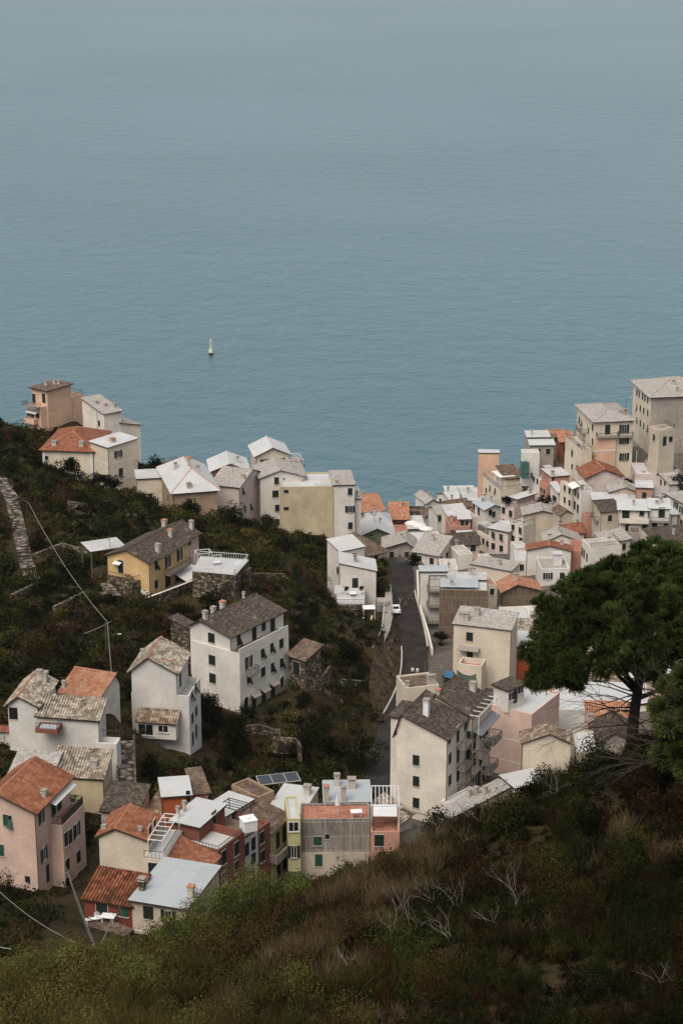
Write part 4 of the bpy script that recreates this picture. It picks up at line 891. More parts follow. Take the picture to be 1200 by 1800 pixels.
for x, y, z in [(-60,40,150),(0,40,148),(60,40,150),(0,-10,168),(-100,0,168),(100,0,168),(-120,90,120),(120,90,128),(-60,122,92),(-30,128,94),(0,132,97),(25,136,99),(45,142,100),(75,150,103),(120,150,110),
                (-60,150,79),(-30,152,78),(0,155,80),(25,160,82),(50,170,84),(80,190,88),(130,200,100),(-100,150,95),(-140,200,95),(-120,260,85),(-110,320,78),(-110,380,72),(-160,400,70),(-200,300,100),(-250,100,120),(-250,420,60),
                (-130,455,25),(-130,480,-8),(-80,468,5),(-80,482,-10),(-45,458,-8),(-20,450,-8),(-5,452,-9),(8,475,-9),(8,505,-9),(16,528,-8),(30,545,-8),(48,530,-8),(62,512,-8),(75,500,-9),(95,492,-9),(130,490,-9),(180,490,-9),(250,490,-9),(-250,490,-9),
                (80,440,45),(110,430,52),(150,420,60),(200,400,75),(250,300,100),(250,150,110),(110,350,60),(110,280,72),(80,280,66),(-300,560,-30),(0,600,-30),(300,560,-30),(0,640,-40)]:
    CTRL.append((x, y, z))
# the street that climbs the valley
ROADPX = [(700,988,381),(707,1000,374),(708,1012,367),(706,1040,356),(716,1075,342),(724,1110,330),(730,1150,316),(728,1190,304),(715,1230,292),(692,1270,281),(676,1320,269),(668,1370,258),(664,1405,250)]
ROAD = []
for i in range(len(ROADPX)-1):
    a, c = at(*ROADPX[i]), at(*ROADPX[i+1])
    for k in range(4): ROAD.append(a.lerp(c, k/4))
ROAD.append(at(*ROADPX[-1]))
for k in range(4):
    nr = [ROAD[0]] + [(ROAD[i-1]+ROAD[i]*2+ROAD[i+1])/4 for i in range(1, len(ROAD)-1)] + [ROAD[-1]]; ROAD = nr
for p in ROAD[::3]: CTRL.append(tuple(p))
BANK_TOP = [(690,1085,336),(684,1118,325),(672,1142,316),(656,1162,308),(648,1200,300),(650,1240,290),(658,1262,283)]
pts = np.array(CTRL)
# drop duplicates closer than 2.5 m (keep the lower one)
keep = []
for i in np.argsort(pts[:, 2]):
    if all((pts[i, 0]-pts[j, 0])**2+(pts[i, 1]-pts[j, 1])**2 > 6.0 for j in keep): keep.append(i)
pts = pts[keep]
Kf = lambda d2: np.sqrt(d2 + 9.0)
d2 = ((pts[:, None, :2]-pts[None, :, :2])**2).sum(-1)
n_ = len(pts); A_ = np.zeros((n_+3, n_+3)); A_[:n_, :n_] = Kf(d2) - np.eye(n_)*.6
A_[:n_, n_] = 1; A_[:n_, n_+1:] = pts[:, :2]/100; A_[n_:, :n_] = A_[:n_, n_:].T
wts = np.linalg.solve(A_, np.concatenate([pts[:, 2], np.zeros(3)]))
GX = np.concatenate([np.arange(-300, -110, 8), np.arange(-110, 130, 1.5), np.arange(130, 301, 8)])
GY = np.arange(-40, 640, 1.6)
XX, YY = np.meshgrid(GX, GY)
ZZ = np.zeros_like(XX)
for i in range(0, XX.shape[0], 20):
    xs = XX[i:i+20].ravel(); ys = YY[i:i+20].ravel()
    dd = (xs[:, None]-pts[None, :, 0])**2 + (ys[:, None]-pts[None, :, 1])**2
    ZZ[i:i+20] = (Kf(dd) @ wts[:n_] + wts[n_] + wts[n_+1]*xs/100 + wts[n_+2]*ys/100).reshape(ZZ[i:i+20].shape)
ZZ += (fbm(XX/9, YY/9, 3) - .45) * 2.2 * np.clip((np.abs(XX-10)+60)/120, .3, 1) * (YY < 460)
# terraced ledges of the left hillside
# flatten under the street
rp = np.array([(p.x, p.y, p.z) for p in ROAD])
dr = np.full(XX.shape, 1e9); zr_ = np.zeros_like(XX)
for i in range(len(rp)-1):
    a, c = rp[i], rp[i+1]; v = c-a; L2 = v[0]**2+v[1]**2
    t = np.clip(((XX-a[0])*v[0]+(YY-a[1])*v[1])/L2, 0, 1)
    d = np.hypot(XX-a[0]-t*v[0], YY-a[1]-t*v[1]); z = a[2]+t*v[2]
    m = d < dr; dr[m] = d[m]; zr_[m] = z[m]
fw = np.clip((dr-4.2)/3.0, 0, 1); fw = fw*fw*(3-2*fw)
ZZ = (zr_-.10)*(1-fw) + ZZ*fw
# keep the ground under every floor
built = np.zeros_like(XX)
for Mi, W_, L_, zb, M_ in HOUSES:
    c = M_ @ Vector((W_/2, L_/2, 0)); rr = math.hypot(W_, L_)/2 + 6
    m = (np.abs(XX-c.x) < rr) & (np.abs(YY-c.y) < rr)
    if not m.any(): continue
    lx = Mi[0][0]*XX[m]+Mi[0][1]*YY[m]+Mi[0][3]; ly = Mi[1][0]*XX[m]+Mi[1][1]*YY[m]+Mi[1][3]
    dx = np.maximum(np.maximum(-lx, lx-W_), 0); dy = np.maximum(np.maximum(-ly, ly-L_), 0); d = np.hypot(dx, dy)
    z = ZZ[m]; cap = zb + .2 + np.clip(d-1.5, 0, None)*1.2
    ZZ[m] = np.where(d < 4.5, np.minimum(z, cap), z)
    b_ = built[m]; built[m] = np.maximum(b_, np.clip(1-d/2.0, 0, 1))
for px_, py_, Y_, r__ in [(285,1078,290,5),(315,1068,294,5),(345,1056,299,5),(378,1042,301,5),(400,1034,301,6),(430,1022,306,5),(452,1000,312,4),(225,1045,295,4),(600,1092,337,6),(625,1098,336,5),(645,1104,335,4)]:
    c = at(px_, py_, Y_); d = np.hypot(XX-c.x, YY-c.y); ZZ = np.where(d < r__+4, np.minimum(ZZ, c.z+np.clip(d-r__, 0, None)*.8), ZZ)
def gz(x, y):
    x = np.asarray(x, float); y = np.asarray(y, float)
    i = np.clip(np.searchsorted(GX, x)-1, 0, len(GX)-2); j = np.clip(((y-GY[0])/1.6).astype(int), 0, len(GY)-2)
    fx = np.clip((x-GX[i])/(GX[i+1]-GX[i]), 0, 1); fy = np.clip((y-GY[j])/1.6, 0, 1)
    return (ZZ[j, i]*(1-fx)+ZZ[j, i+1]*fx)*(1-fy) + (ZZ[j+1, i]*(1-fx)+ZZ[j+1, i+1]*fx)*fy
def gsamp(Gd, x, y):
    i = np.clip(np.searchsorted(GX, x)-1, 0, len(GX)-1); j = np.clip(((y-GY[0])/1.6).astype(int), 0, len(GY)-1)
    return Gd[j, i]
def g1(x, y): return float(gz(np.array([x]), np.array([y]))[0])
# town side of the valley is paved
roadx = np.interp(YY, rp[::-1, 1], rp[::-1, 0])
town = np.clip((XX-roadx+1)/4, 0, 1) * (YY > 205) * (YY < 540)
town = np.maximum(town, (YY > 395)*(YY < 540)*(XX > 2))
town = np.where((YY < 262) & (XX < 0), 0, town)
nearb = np.zeros_like(XX)
for Mi, W_, L_, zb, M_ in HOUSES:
    c = M_ @ Vector((W_/2, L_/2, 0)); nearb = np.maximum(nearb, np.clip((math.hypot(W_, L_)/2+13-np.hypot(XX-c.x, YY-c.y))/4, 0, 1))
town = town*nearb
def grid_obj(name, X, Y, Z, mats, cols=None):
    ny, nx = X.shape; v = np.stack([X, Y, Z], -1).reshape(-1, 3)
    idx = np.arange(nx*ny).reshape(ny, nx)
    f = np.stack([idx[:-1, :-1], idx[:-1, 1:], idx[1:, 1:], idx[1:, :-1]], -1).reshape(-1, 4)
    return npmesh(name, v, f, mats, cols)
def npmesh(name, v, f, mats, cols=None, smooth=False):
    me = bpy.data.meshes.new(name); k = f.shape[1]
    me.vertices.add(len(v)); me.vertices.foreach_set('co', np.ascontiguousarray(v, dtype=np.float32).ravel())
    me.loops.add(f.size); me.loops.foreach_set('vertex_index', np.ascontiguousarray(f, dtype=np.int32).ravel())
    me.polygons.add(len(f)); me.polygons.foreach_set('loop_start', np.arange(0, f.size, k, dtype=np.int32))
    me.polygons.foreach_set('loop_total', np.full(len(f), k, dtype=np.int32))
    if smooth: me.polygons.foreach_set('use_smooth', np.ones(len(f), bool))
    for m in mats: me.materials.append(m)
    if cols is not None:
        a = me.color_attributes.new('tint', 'FLOAT_COLOR', 'POINT'); a.data.foreach_set('color', np.ascontiguousarray(cols, dtype=np.float32).ravel())
    me.update(calc_edges=True); return me
# ground material: soil, dry grass, rock; paved where the tint says so
m, n, b = nmat('hillside_ground'); uv, ob = uvv(n)
f1 = noise(n, ob, .12, 5, .65, .3); f2 = noise(n, ob, 1.1, 5, .7)
r1 = ramp(n, [(.3, (.018, .018, .008)), (.5, (.032, .025, .012)), (.62, (.042, .030, .015)), (.76, (.060, .044, .024))]); n.links.new(f1, r1.inputs[0])
r2 = ramp(n, [(.3, (.5, .5, .5)), (.7, (1.5, 1.4, 1.3))]); n.links.new(f2, r2.inputs[0])
c1 = mixc(n, 1.0, r1.outputs[0], r2.outputs[0], 'MULTIPLY')
pv = ramp(n, [(.35, (.075, .062, .05)), (.6, (.13, .11, .09))]); n.links.new(f2, pv.inputs[0])
va = n.nodes.new('ShaderNodeVertexColor'); va.layer_name = 'tint'
sp = n.nodes.new('ShaderNodeSeparateColor'); n.links.new(va.outputs[0], sp.inputs[0])
c = mixc(n, sp.outputs[0], c1, pv.outputs[0])
n.links.new(c, b.inputs['Base Color']); bump(n, b, f2, .25, .7); b.inputs['Roughness'].default_value = 1
GMAT = m
cols = np.zeros((XX.size, 4)); cols[:, 0] = town.ravel(); cols[:, 3] = 1
ground = link(grid_obj('ground', XX, YY, ZZ, [GMAT], cols), 'ground'); tag(ground, kind='structure')
for p in ground.data.polygons: pass
ground.data.polygons.foreach_set('use_smooth', np.ones(len(ground.data.polygons), bool))

# ------------------------------------------------------------------ sea
m, n, b = nmat('sea_water'); uv, ob = uvv(n)
b.inputs['Base Color'].default_value = (.030, .085, .095, 1); b.inputs['Roughness'].default_value = .28
b.inputs['Specular IOR Level'].default_value = .5; b.inputs['IOR'].default_value = 1.33
big = noise(n, scaled(n, ob, .0012, .0015), 1, 4, .6, .6)
br = ramp(n, [(.3, (.038, .094, .114)), (.7, (.048, .110, .128))]); n.links.new(big, br.inputs[0])
n.links.new(br.outputs[0], b.inputs['Base Color'])
w1 = noise(n, scaled(n, ob, .075, .085), 1, 4, .62, .25); w2 = noise(n, scaled(n, ob, .35, .4), 1, 3, .6)
gus = noise(n, scaled(n, ob, .003, .004), 1, 3, .6, .5)
gr = ramp(n, [(.32, (.3, .3, .3)), (.68, (.75, .75, .75))]); n.links.new(gus, gr.inputs[0])
ad = n.nodes.new('ShaderNodeMath'); ad.operation = 'MULTIPLY_ADD'; n.links.new(w2, ad.inputs[0]); ad.inputs[1].default_value = .22; n.links.new(w1, ad.inputs[2])
bp = n.nodes.new('ShaderNodeBump'); bp.inputs['Distance'].default_value = 2.1
n.links.new(gr.outputs[0], bp.inputs['Strength']); n.links.new(ad.outputs[0], bp.inputs['Height']); n.links.new(bp.outputs[0], b.inputs['Normal'])
SEAM = m
mb = MB(); mb.poly([(-6000, -2000, 0), (6000, -2000, 0), (6000, 7000, 0), (-6000, 7000, 0)], SEAM)
sea = mb.build('sea'); tag(sea, kind='structure')

# ------------------------------------------------------------------ street, kerbs, bank, walkway
m, n, b = nmat('asphalt'); uv, ob = uvv(n)
f1 = noise(n, ob, .35, 4, .6, .3); f2 = noise(n, ob, 6, 3)
r1 = ramp(n, [(.35, (.020, .016, .014)), (.7, (.042, .035, .030))]); n.links.new(f1, r1.inputs[0])
n.links.new(r1.outputs[0], b.inputs['Base Color']); bump(n, b, f2, .02, .4); ASPH = m
def ribbon(name, line, off0, off1, mat, lift=.0, thick=None):
    b = MB(); rows = []
    for i, p in enumerate(line):
        d = line[min(i+1, len(line)-1)] - line[max(i-1, 0)]; d.z = 0; d.normalize(); nrm = Vector((d.y, -d.x, 0))
        a = p + nrm*off0 + Vector((0, 0, lift)); c = p + nrm*off1 + Vector((0, 0, lift)); rows.append((a, c))
    for (a, c), (e, g) in zip(rows, rows[1:]):
        b.poly([a, c, g, e], mat)
        if thick:
            dn = Vector((0, 0, -thick))
            b.poly([a, e, e+dn, a+dn], mat); b.poly([g, c, c+dn, g+dn], mat)
    return b.build(name)
rd = ribbon('road', ROAD, -2.15, 2.15, ASPH, .06); tag(rd, kind='structure')
k = ribbon('kerb', ROAD[23:36], 2.15, 2.35, SILL, .45, .9); tag(k, kind='structure')
k2 = ribbon('kerb', ROAD[12:24], -2.4, -2.15, SILL, .35, .9); tag(k2, kind='structure')
# ================================================================== PLANTS
m, n, b = nmat('leaf'); va = n.nodes.new('ShaderNodeVertexColor'); va.layer_name = 'tint'
n.links.new(va.outputs[0], b.inputs['Base Color']); b.inputs['Roughness'].default_value = .75; b.inputs['Specular IOR Level'].default_value = 0.0
LEAF = m
BARK = flat('bark', (.055, .038, .026), .95); DEADW = flat('dead_wood', (.20, .165, .13), .9); PINEBARK = flat('pine_bark', (.035, .024, .018), .95)
def rdir(k, up=0.0):
    v = rng.normal(size=(k, 3)); v[:, 2] += up; return v/np.linalg.norm(v, axis=1, keepdims=True)
def leaves(C, nrm_bias, size, tint, asp=.55, up=.3):
    """C: k x 3 leaf centres; returns verts (4k) and colours"""
    k = len(C); nn = rdir(k)*.8 + nrm_bias; nn[:, 2] += up; nn /= np.linalg.norm(nn, axis=1, keepdims=True)
    u = np.cross(nn, rdir(k)); u /= np.linalg.norm(u, axis=1, keepdims=True)+1e-9; v = np.cross(nn, u)
    s = (size*rng.uniform(.6, 1.35, k))[:, None]
    V = np.stack([C-u*s, C-v*s*asp, C+u*s, C+v*s*asp], 1).reshape(-1, 3)
    col = np.repeat(np.concatenate([tint, np.ones((k, 1))], 1), 4, 0)
    return V, col
def bushes(X, Y, Z, Rr, tint, per, lsize, flatn=.75, nsub=6):
    """shrubs: each a cluster of leafy lumps; arrays of positions, radii, tints"""
    k = len(X); o = rdir(k*nsub, .25); o[:, 2] = np.abs(o[:, 2]); rr = np.repeat(Rr, nsub)
    base = np.repeat(np.stack([X, Y, Z], 1), nsub, 0)
    off = o * (rr*rng.uniform(.25, .75, k*nsub))[:, None]; off[:, 2] *= flatn
    sc_ = base+off; sr = rr*rng.uniform(.3, .55, k*nsub)
    nl = max(1, per//nsub); dirs = rdir(k*nsub*nl, .45)
    Cn = np.repeat(sc_, nl, 0) + dirs*(np.repeat(sr, nl)*rng.uniform(.55, 1.12, k*nsub*nl))[:, None]*np.array([1, 1, flatn+.1])
    tn = np.repeat(tint, nsub*nl, 0) * rng.uniform(.55, 1.5, (k*nsub*nl, 1)) * np.repeat(rng.uniform(.75, 1.3, (k*nsub, 1)), nl, 0)
    return leaves(Cn, dirs*.8, np.repeat(lsize*np.ones(k), nsub*nl), tn)
def tufts(X, Y, Z, hgt, tint, per=26, wd=.03, spread=.5):
    """grass and needle tufts: thin blades"""
    k = len(X)*per; b0 = np.repeat(np.stack([X, Y, Z], 1), per, 0); h_ = np.repeat(hgt, per)*rng.uniform(.5, 1.2, k)
    d = rdir(k)*spread; d[:, 2] = np.abs(d[:, 2])+.7; d /= np.linalg.norm(d, axis=1, keepdims=True)
    b0 = b0 + rdir(k)*(h_*.25)[:, None]*np.array([1, 1, .2])
    s = np.cross(d, rdir(k)); s /= np.linalg.norm(s, axis=1, keepdims=True); s *= wd
    V = np.stack([b0-s, b0+s, b0+d*h_[:, None]+s*.3, b0+d*h_[:, None]-s*.3], 1).reshape(-1, 3)
    tn = np.repeat(tint, per, 0)*rng.uniform(.6, 1.4, (k, 1))
    return V, np.repeat(np.concatenate([tn, np.ones((k, 1))], 1), 4, 0)
def plant_obj(name, chunks, parent=None):
    V = np.concatenate([c[0] for c in chunks]); Cc = np.concatenate([c[1] for c in chunks])
    if parent is not None: V = V - np.array(parent.location)
    f = np.arange(len(V)).reshape(-1, 4)
    return link(npmesh(name, V, f, [LEAF], np.clip(Cc, 0, 1)), name, parent)
def topx(x, y, z):
    dx, dy, dz = x, y, z-CAMZ; dep = dy*CP - dz*SP; v = dy*SP + dz*CP
    return 600+FPX*dx/dep, 900-FPX*v/dep
DG = np.array([.0058, .0070, .0025]); MG = np.array([.015, .0165, .0045]); OL = np.array([.038, .031, .0095]); BR = np.array([.021, .0125, .0055]); ST = np.array([.19, .135, .07]); LG = np.array([.11, .115, .032])
def pick(x, y, s, w):
    """colour of a shrub from slow noise, so kinds grow in drifts"""
    a = fbm(x/11, y/11, s, 3)/.87 + rng.normal(0, .10, len(x)); pal = np.array(w)
    i = np.clip(((a-.18)/.64*len(pal)).astype(int), 0, len(pal)-1); return pal[i]
def scatter(x0, x1, y0, y1, step):
    xs, ys = np.meshgrid(np.arange(x0, x1, step), np.arange(y0, y1, step))
    xs = xs.ravel()+rng.uniform(-.5, .5, xs.size)*step; ys = ys.ravel()+rng.uniform(-.5, .5, ys.size)*step
    zs = gz(xs, ys); px, py = topx(xs, ys, zs); ok = (px > -90) & (px < 1480) & (py < 1990) & (zs > 3)
    return xs[ok], ys[ok], zs[ok]
def free(x, y): return (gsamp(built, x, y) < .01) & (gsamp(town, x, y) < .3) & (gsamp(dr, x, y) > 4.2)
# clear places: farmhouse yard, steps, terraces
CLEAR = []
def clear_px(px, py, Y, r): p = at(px, py, Y); CLEAR.append((p.x, p.y, r))
for t_ in [(215,1010,300,4),(230,1020,298,2.5),(330,1022,298,2.5),(300,1035,296,2),(395,995,304,6),(180,962,312,4),(360,1000,300,4),
           (445,1258,262,1.5),(280,1306,243,2),(640,1120,330,2.5),(650,1100,336,3),(612,1050,342,3),(223,1350,232,3),
           (195,1620,184,2.5),(100,1580,190,2.5),(600,1050,342,2),(223,1390,224,3),(652,1072,343,3.5),(640,1060,343,3),(600,1066,337,5),(620,1078,334,5),(648,1092,331,4),(678,1110,330,2.5)]: clear_px(*t_)
for t_ in [(684,1125,322,3.5),(684,1150,314,4),(680,1190,305,4),(672,1230,293,4)]: clear_px(*t_)
STP = [at(2,850,372), at(12,880,364), at(24,925,350), at(34,960,338), at(46,1000,324), at(62,1040,309)]
for a_, c_ in zip(STP, STP[1:]):
    for k in range(5): q_ = a_.lerp(c_, k/5); CLEAR.append((q_.x, q_.y-.8, 2.4))
def unclear(x, y):
    ok = np.ones(len(x), bool)
    for cx_, cy_, r_ in CLEAR: ok &= (x-cx_)**2+(y-cy_)**2 > r_*r_
    return ok
# --- left hillside and valley
ch = []
x, y, z = scatter(-125, 120, 168, 452, 1.75); ok = free(x, y) & unclear(x, y) & ((y > 205) | (x < -30)); x, y, z = x[ok], y[ok], z[ok]
dens = fbm(x/9, y/9, 40, 3)/.87; ok = dens+rng.normal(0, .08, len(x)) < .72; xb, yb_, zb_ = x[ok], y[ok], z[ok]
r_ = rng.uniform(.7, 2.0, len(xb)) * (.75+.6*fbm(xb/14, yb_/14, 7)); near_h = gsamp(built, xb, yb_)
ch.append(bushes(xb, yb_, zb_-.1, r_, pick(xb, yb_, 21, [DG, DG, MG, DG*1.4, MG*1.3, OL*.9, BR*1.3, MG*1.4, OL*1.1]), 130, .20*np.clip(yb_/300, .75, 1.3)))
x, y, z = scatter(-125, 120, 168, 452, 1.25); ok = free(x, y) & unclear(x, y) & ((y > 205) | (x < -30)) & (fbm(x/9, y/9, 40, 3)/.87 > .42); x, y, z = x[ok], y[ok], z[ok]
ch.append(tufts(x, y, z, rng.uniform(.3, .8, len(x)), pick(x, y, 5, [MG*1.4, OL, OL*1.2, BR*1.6, OL, ST*.55, ST*.75]), 16, .05))
x, y, z = scatter(-125, 120, 168, 452, 5.6); ok = free(x, y) & unclear(x, y) & ((y > 205) | (x < -30)) & (fbm(x/16, y/16, 77, 2) > .33); x, y, z = x[ok], y[ok], z[ok]
for cx_, cy_, r__ in CLEAR: pass
ch.append(bushes(x, y, z+.3, rng.uniform(1.5, 3.0, len(x)), pick(x, y, 91, [DG*1.3, MG*1.6, DG, MG, OL*1.4, DG*1.5, BR*1.5, MG*2.0]), 620, .19, 1.0, 12))
plant_obj('hillside_scrub', ch); tag(bpy.data.objects['hillside_scrub'], kind='stuff')
#NLEFT = sum(len(c[0]) for c in ch)//4
# --- foreground hill
ch = []
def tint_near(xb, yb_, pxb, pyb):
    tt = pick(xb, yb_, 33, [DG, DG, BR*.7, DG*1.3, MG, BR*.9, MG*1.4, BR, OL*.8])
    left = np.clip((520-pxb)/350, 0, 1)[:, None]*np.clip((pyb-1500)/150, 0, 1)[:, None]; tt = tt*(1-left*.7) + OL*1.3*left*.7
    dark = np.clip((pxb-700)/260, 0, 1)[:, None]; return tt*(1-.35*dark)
DRY = [(530,1690,97,1.5,190),(470,1735,92,1.0,90),(590,1585,112,1.5,130),(655,1560,114,1.3,100),(1185,1505,100,.9,50),(730,1540,112,1.6,130),(700,1590,108,1.8,160),(650,1650,100,1.5,130),(750,1500,116,1.3,90),(600,1740,88,1.2,90),(430,1800,84,1.1,90),(560,1640,102,1.4,120),(1095,1470,108,.7,25),(870,1400,124,.5,30)]
DRYC = [(at(q[0], q[1], q[2]).x, at(q[0], q[1], q[2]).y, q[3]) for q in DRY]
def nodry(x, y):
    ok = np.ones(len(x), bool)
    for cx_, cy_, r_ in DRYC: ok &= ((x-cx_)/1.3)**2+(y-cy_)**2 > (r_*.5)**2
    return ok
for step, keepf, r0, r1_, per_, fl_, ns_, tm, zl in ((1.0, 1.0, .40, .75, 190, .8, 5, .75, -.1), (2.1, .62, .75, 1.2, 700, 1.1, 12, 1.15, .1), (3.9, .62, 1.3, 2.1, 1900, 1.25, 22, 1.6, .3)):
    x, y, z = scatter(-60, 75, 62, 150, step); ok = (y < 119 + np.clip((x+20)*.30, 0, 30)) & (rng.uniform(0, 1, len(x)) < keepf) & nodry(x, y); x, y, z = x[ok], y[ok], z[ok]; px, py = topx(x, y, z)
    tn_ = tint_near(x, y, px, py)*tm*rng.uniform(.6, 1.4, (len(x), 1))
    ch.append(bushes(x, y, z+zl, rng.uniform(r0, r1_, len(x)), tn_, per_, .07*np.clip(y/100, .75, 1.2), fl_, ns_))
x, y, z = scatter(-60, 75, 62, 150, 1.0); ok = y < 119 + np.clip((x+20)*.30, 0, 30); x, y, z = x[ok], y[ok], z[ok]; px, py = topx(x, y, z)
# upright heath and broom sprays
ok = fbm(x/3.5, y/3.5, 123, 2) > .40
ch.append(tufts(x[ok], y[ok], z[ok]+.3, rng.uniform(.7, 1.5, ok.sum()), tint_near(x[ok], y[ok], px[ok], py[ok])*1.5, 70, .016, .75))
ok = fbm(x/5, y/5, 60, 3)/.87 > .5; xs, ys, zs, ps = x[ok], y[ok], z[ok], px[ok]
xs = np.repeat(xs, 3)+rng.uniform(-.5, .5, len(xs)*3); ys = np.repeat(ys, 3)+rng.uniform(-.5, .5, len(ys)*3); zs = gz(xs, ys)
ch.append(tufts(xs, ys, zs, rng.uniform(.35, .9, len(xs)), pick(xs, ys, 5, [MG*.7, BR*.9, OL*.7, BR, BR*1.2, ST*.45]), 20, .014))
plant_obj('foreground_scrub', ch); tag(bpy.data.objects['foreground_scrub'], kind='stuff')
# straw-coloured grass drifts on the near slope
ch = []
for px_, py_, Y_, r_, k_ in DRY:
    k_ = int(k_*.55); p = at(px_, py_, Y_); a = rng.uniform(0, 6.28, k_); q = np.sqrt(rng.uniform(0, 1, k_))*r_; xs = p.x+np.cos(a)*q*1.3; ys = p.y+np.sin(a)*q
    ch.append(tufts(xs, ys, gz(xs, ys)+.25, rng.uniform(.8, 1.5, k_), np.tile(ST*.55, (k_, 1))*rng.uniform(.6, 1.2, (k_, 1)), 30, .011, .6))
plant_obj('dry_grass', ch); tag(bpy.data.objects['dry_grass'], kind='stuff')

# ------------------------------------------------------------------ woody growth
def grow(b, p, d, L, r, depth, mat, spread=.6, tips=None, gravity=.0, n=5, kids=(2, 3)):
    pts = [p]; rad = [r]; q = p.copy(); dd = d.copy(); seg = 3
    for k in range(seg):
        dd = (dd + Vector((random.gauss(0, .14), random.gauss(0, .14), random.gauss(0, .10)-gravity))).normalized()
        q = q + dd*(L/seg); pts.append(q.copy()); rad.append(r*(1-.45*(k+1)/seg))
    b.tube(pts, rad, mat, n, cap=False)
    if tips is not None: tips.append((q.copy(), dd.copy(), depth))
    if depth > 0:
        for k in range(random.randint(*kids)):
            s = Vector((random.gauss(0, 1), random.gauss(0, 1), random.gauss(0, .7))).normalized()
            nd = (dd + s*spread).normalized(); at_ = pts[random.choice([2, 3, 3])]
            grow(b, at_.copy(), nd, L*random.uniform(.55, .8), r*.5, depth-1, mat, spread, tips, gravity, max(3, n-1), kids)
def leafy_tree(name, label, cat, px, py, Y, hgt, cr, tint, group=None, per=2600, ls=.10, z=None, ch_=.8, stems=1, trunk_r=None):
    """px,py,Y: foot of the trunk; hgt total height; cr crown radius"""
    p = at(px, py, Y); p.z = g1(p.x, p.y) if z is None else z
    root = thing(name, p, 0, label, cat, group); b = MB(); tips = []
    tr = trunk_r or hgt*.022
    for s in range(stems):
        grow(b, Vector((0, 0, -.4)), Vector((random.gauss(0, .12), random.gauss(0, .12), 1)).normalized(), hgt*.5, tr, 3, BARK, .55, tips)
    b.build('trunk', root)
    zc = hgt-cr*ch_; k = 26; o = rdir(k, .2); c = o*(rng.uniform(.35, .85, k)*cr)[:, None]*np.array([1, 1, ch_]) + np.array([0, 0, zc])
    c = c + np.array(root.location); rr = cr*rng.uniform(.24, .42, k)
    nl = per//k; dirs = rdir(k*nl, .35); Cn = np.repeat(c, nl, 0)+dirs*(np.repeat(rr, nl)*rng.uniform(.4, 1.15, k*nl))[:, None]
    tn = np.tile(tint, (k*nl, 1))*rng.uniform(.55, 1.5, (k*nl, 1))*np.repeat(rng.uniform(.7, 1.3, (k, 1)), nl, 0)
    plant_obj('crown', [leaves(Cn, dirs*.6, ls*np.ones(k*nl), tn)], root)
    return root
g_ = 'dark shrubs along the left ridge'
leafy_tree('shrub','round dark shrub left of its twin on the cliff edge beside the garage','shrub',275,818,392,3.9,2.4,DG*1.1,g_,1500,.22)
leafy_tree('shrub','taller dark shrub right of its twin on the cliff edge above the brown house','shrub',308,822,390,4.3,2.9,DG*1.1,g_,1900,.22)
leafy_tree('shrub','small dark shrub at the foot of the tall orange house','shrub',100,770,424,2.2,1.7,DG,g_,800,.2)
leafy_tree('shrub','dark shrub in front of the blank cream wall of the hipped house','shrub',128,880,388,5.0,2.3,DG,g_,1500,.2)
leafy_tree('shrub','dark shrub at the corner of the hipped terracotta house','shrub',176,880,386,4.0,2.2,DG,g_,1300,.2)
leafy_tree('shrub','wide dark shrub under the hipped house wing','shrub',200,885,384,3.8,2.4,DG,g_,1300,.2)
leafy_tree('olive_tree','bushy tree in front of the brown house left side','tree',258,915,374,5.0,3.0,DG*1.5,None,1800,.2)
leafy_tree('tree','dark leafy tree at the foot of the brown house wall','tree',335,940,366,5.0,2.6,DG*1.2,None,1700,.2)
leafy_tree('tree','green leafy tree below the pale pink house','tree',405,950,368,6.5,3.6,MG*.8,None,2400,.2)
leafy_tree('tree','olive green tree below the four-storey white house','tree',468,945,384,4.0,2.3,OL*.8,None,1200,.2)
leafy_tree('tree','green tree beside the white modern house and the street bend','tree',672,1030,352,4.4,1.9,OL*.9,None,1200,.18)
leafy_tree('cypress_shrub','very dark clipped shrub beside the farmhouse wall','shrub',400,1040,291,3.6,1.9,DG*.6,None,1200,.17)
leafy_tree('tree','dark green tree standing in front of the stone wall under the roof deck','tree',372,1058,294,4.2,2.2,DG*1.3,None,1300,.17)
leafy_tree('tree','olive tree at the right corner below the roof deck','tree',418,1040,301,3.6,2.0,OL*.7,None,1100,.17)
leafy_tree('tree','yellow-green tree below the farmhouse steps','tree',240,1095,284,6.5,3.4,OL*.8,None,2600,.17)
leafy_tree('tree','dark bushy tree right of the farmhouse garden wall','tree',345,1078,286,4.0,2.2,DG,None,1200,.17)
leafy_tree('tree','leafy green tree in the gully left of the brown rock bank','tree',560,1290,264,6.0,3.6,MG*.8,None,2600,.16)
leafy_tree('tree','dark leafy tree below the big white house','tree',400,1300,256,6.0,3.4,DG*1.3,None,2400,.16)
leafy_tree('tree','dark green tree between the two white houses','tree',365,1255,262,5.5,2.6,DG*1.2,None,1800,.16)
leafy_tree('tree','leafy tree at the valley bottom under the big white house','tree',520,1345,256,5.5,3.4,MG*.6,None,2200,.16)
leafy_tree('tree','leafy dark tree in the valley bottom behind the white decks','tree',640,1350,260,6.0,3.2,DG*1.3,None,2000,.16)
leafy_tree('tree','green tree at the left edge above the terraced white house','tree',30,1130,282,6.5,4.0,MG*.7,None,2600,.16)
leafy_tree('tree','yellow-green bush above the pale terracotta gable','tree',62,1195,262,5,2.8,OL*.9,None,1800,.15)
leafy_tree('tree','dark tree above the terracotta gable roof','tree',130,1190,262,5.5,3.2,DG*1.2,None,2000,.15)
leafy_tree('tree','small tree with bare twigs in front of the pink house','tree',8,1600,188,4.0,1.9,BR,None,900,.10)
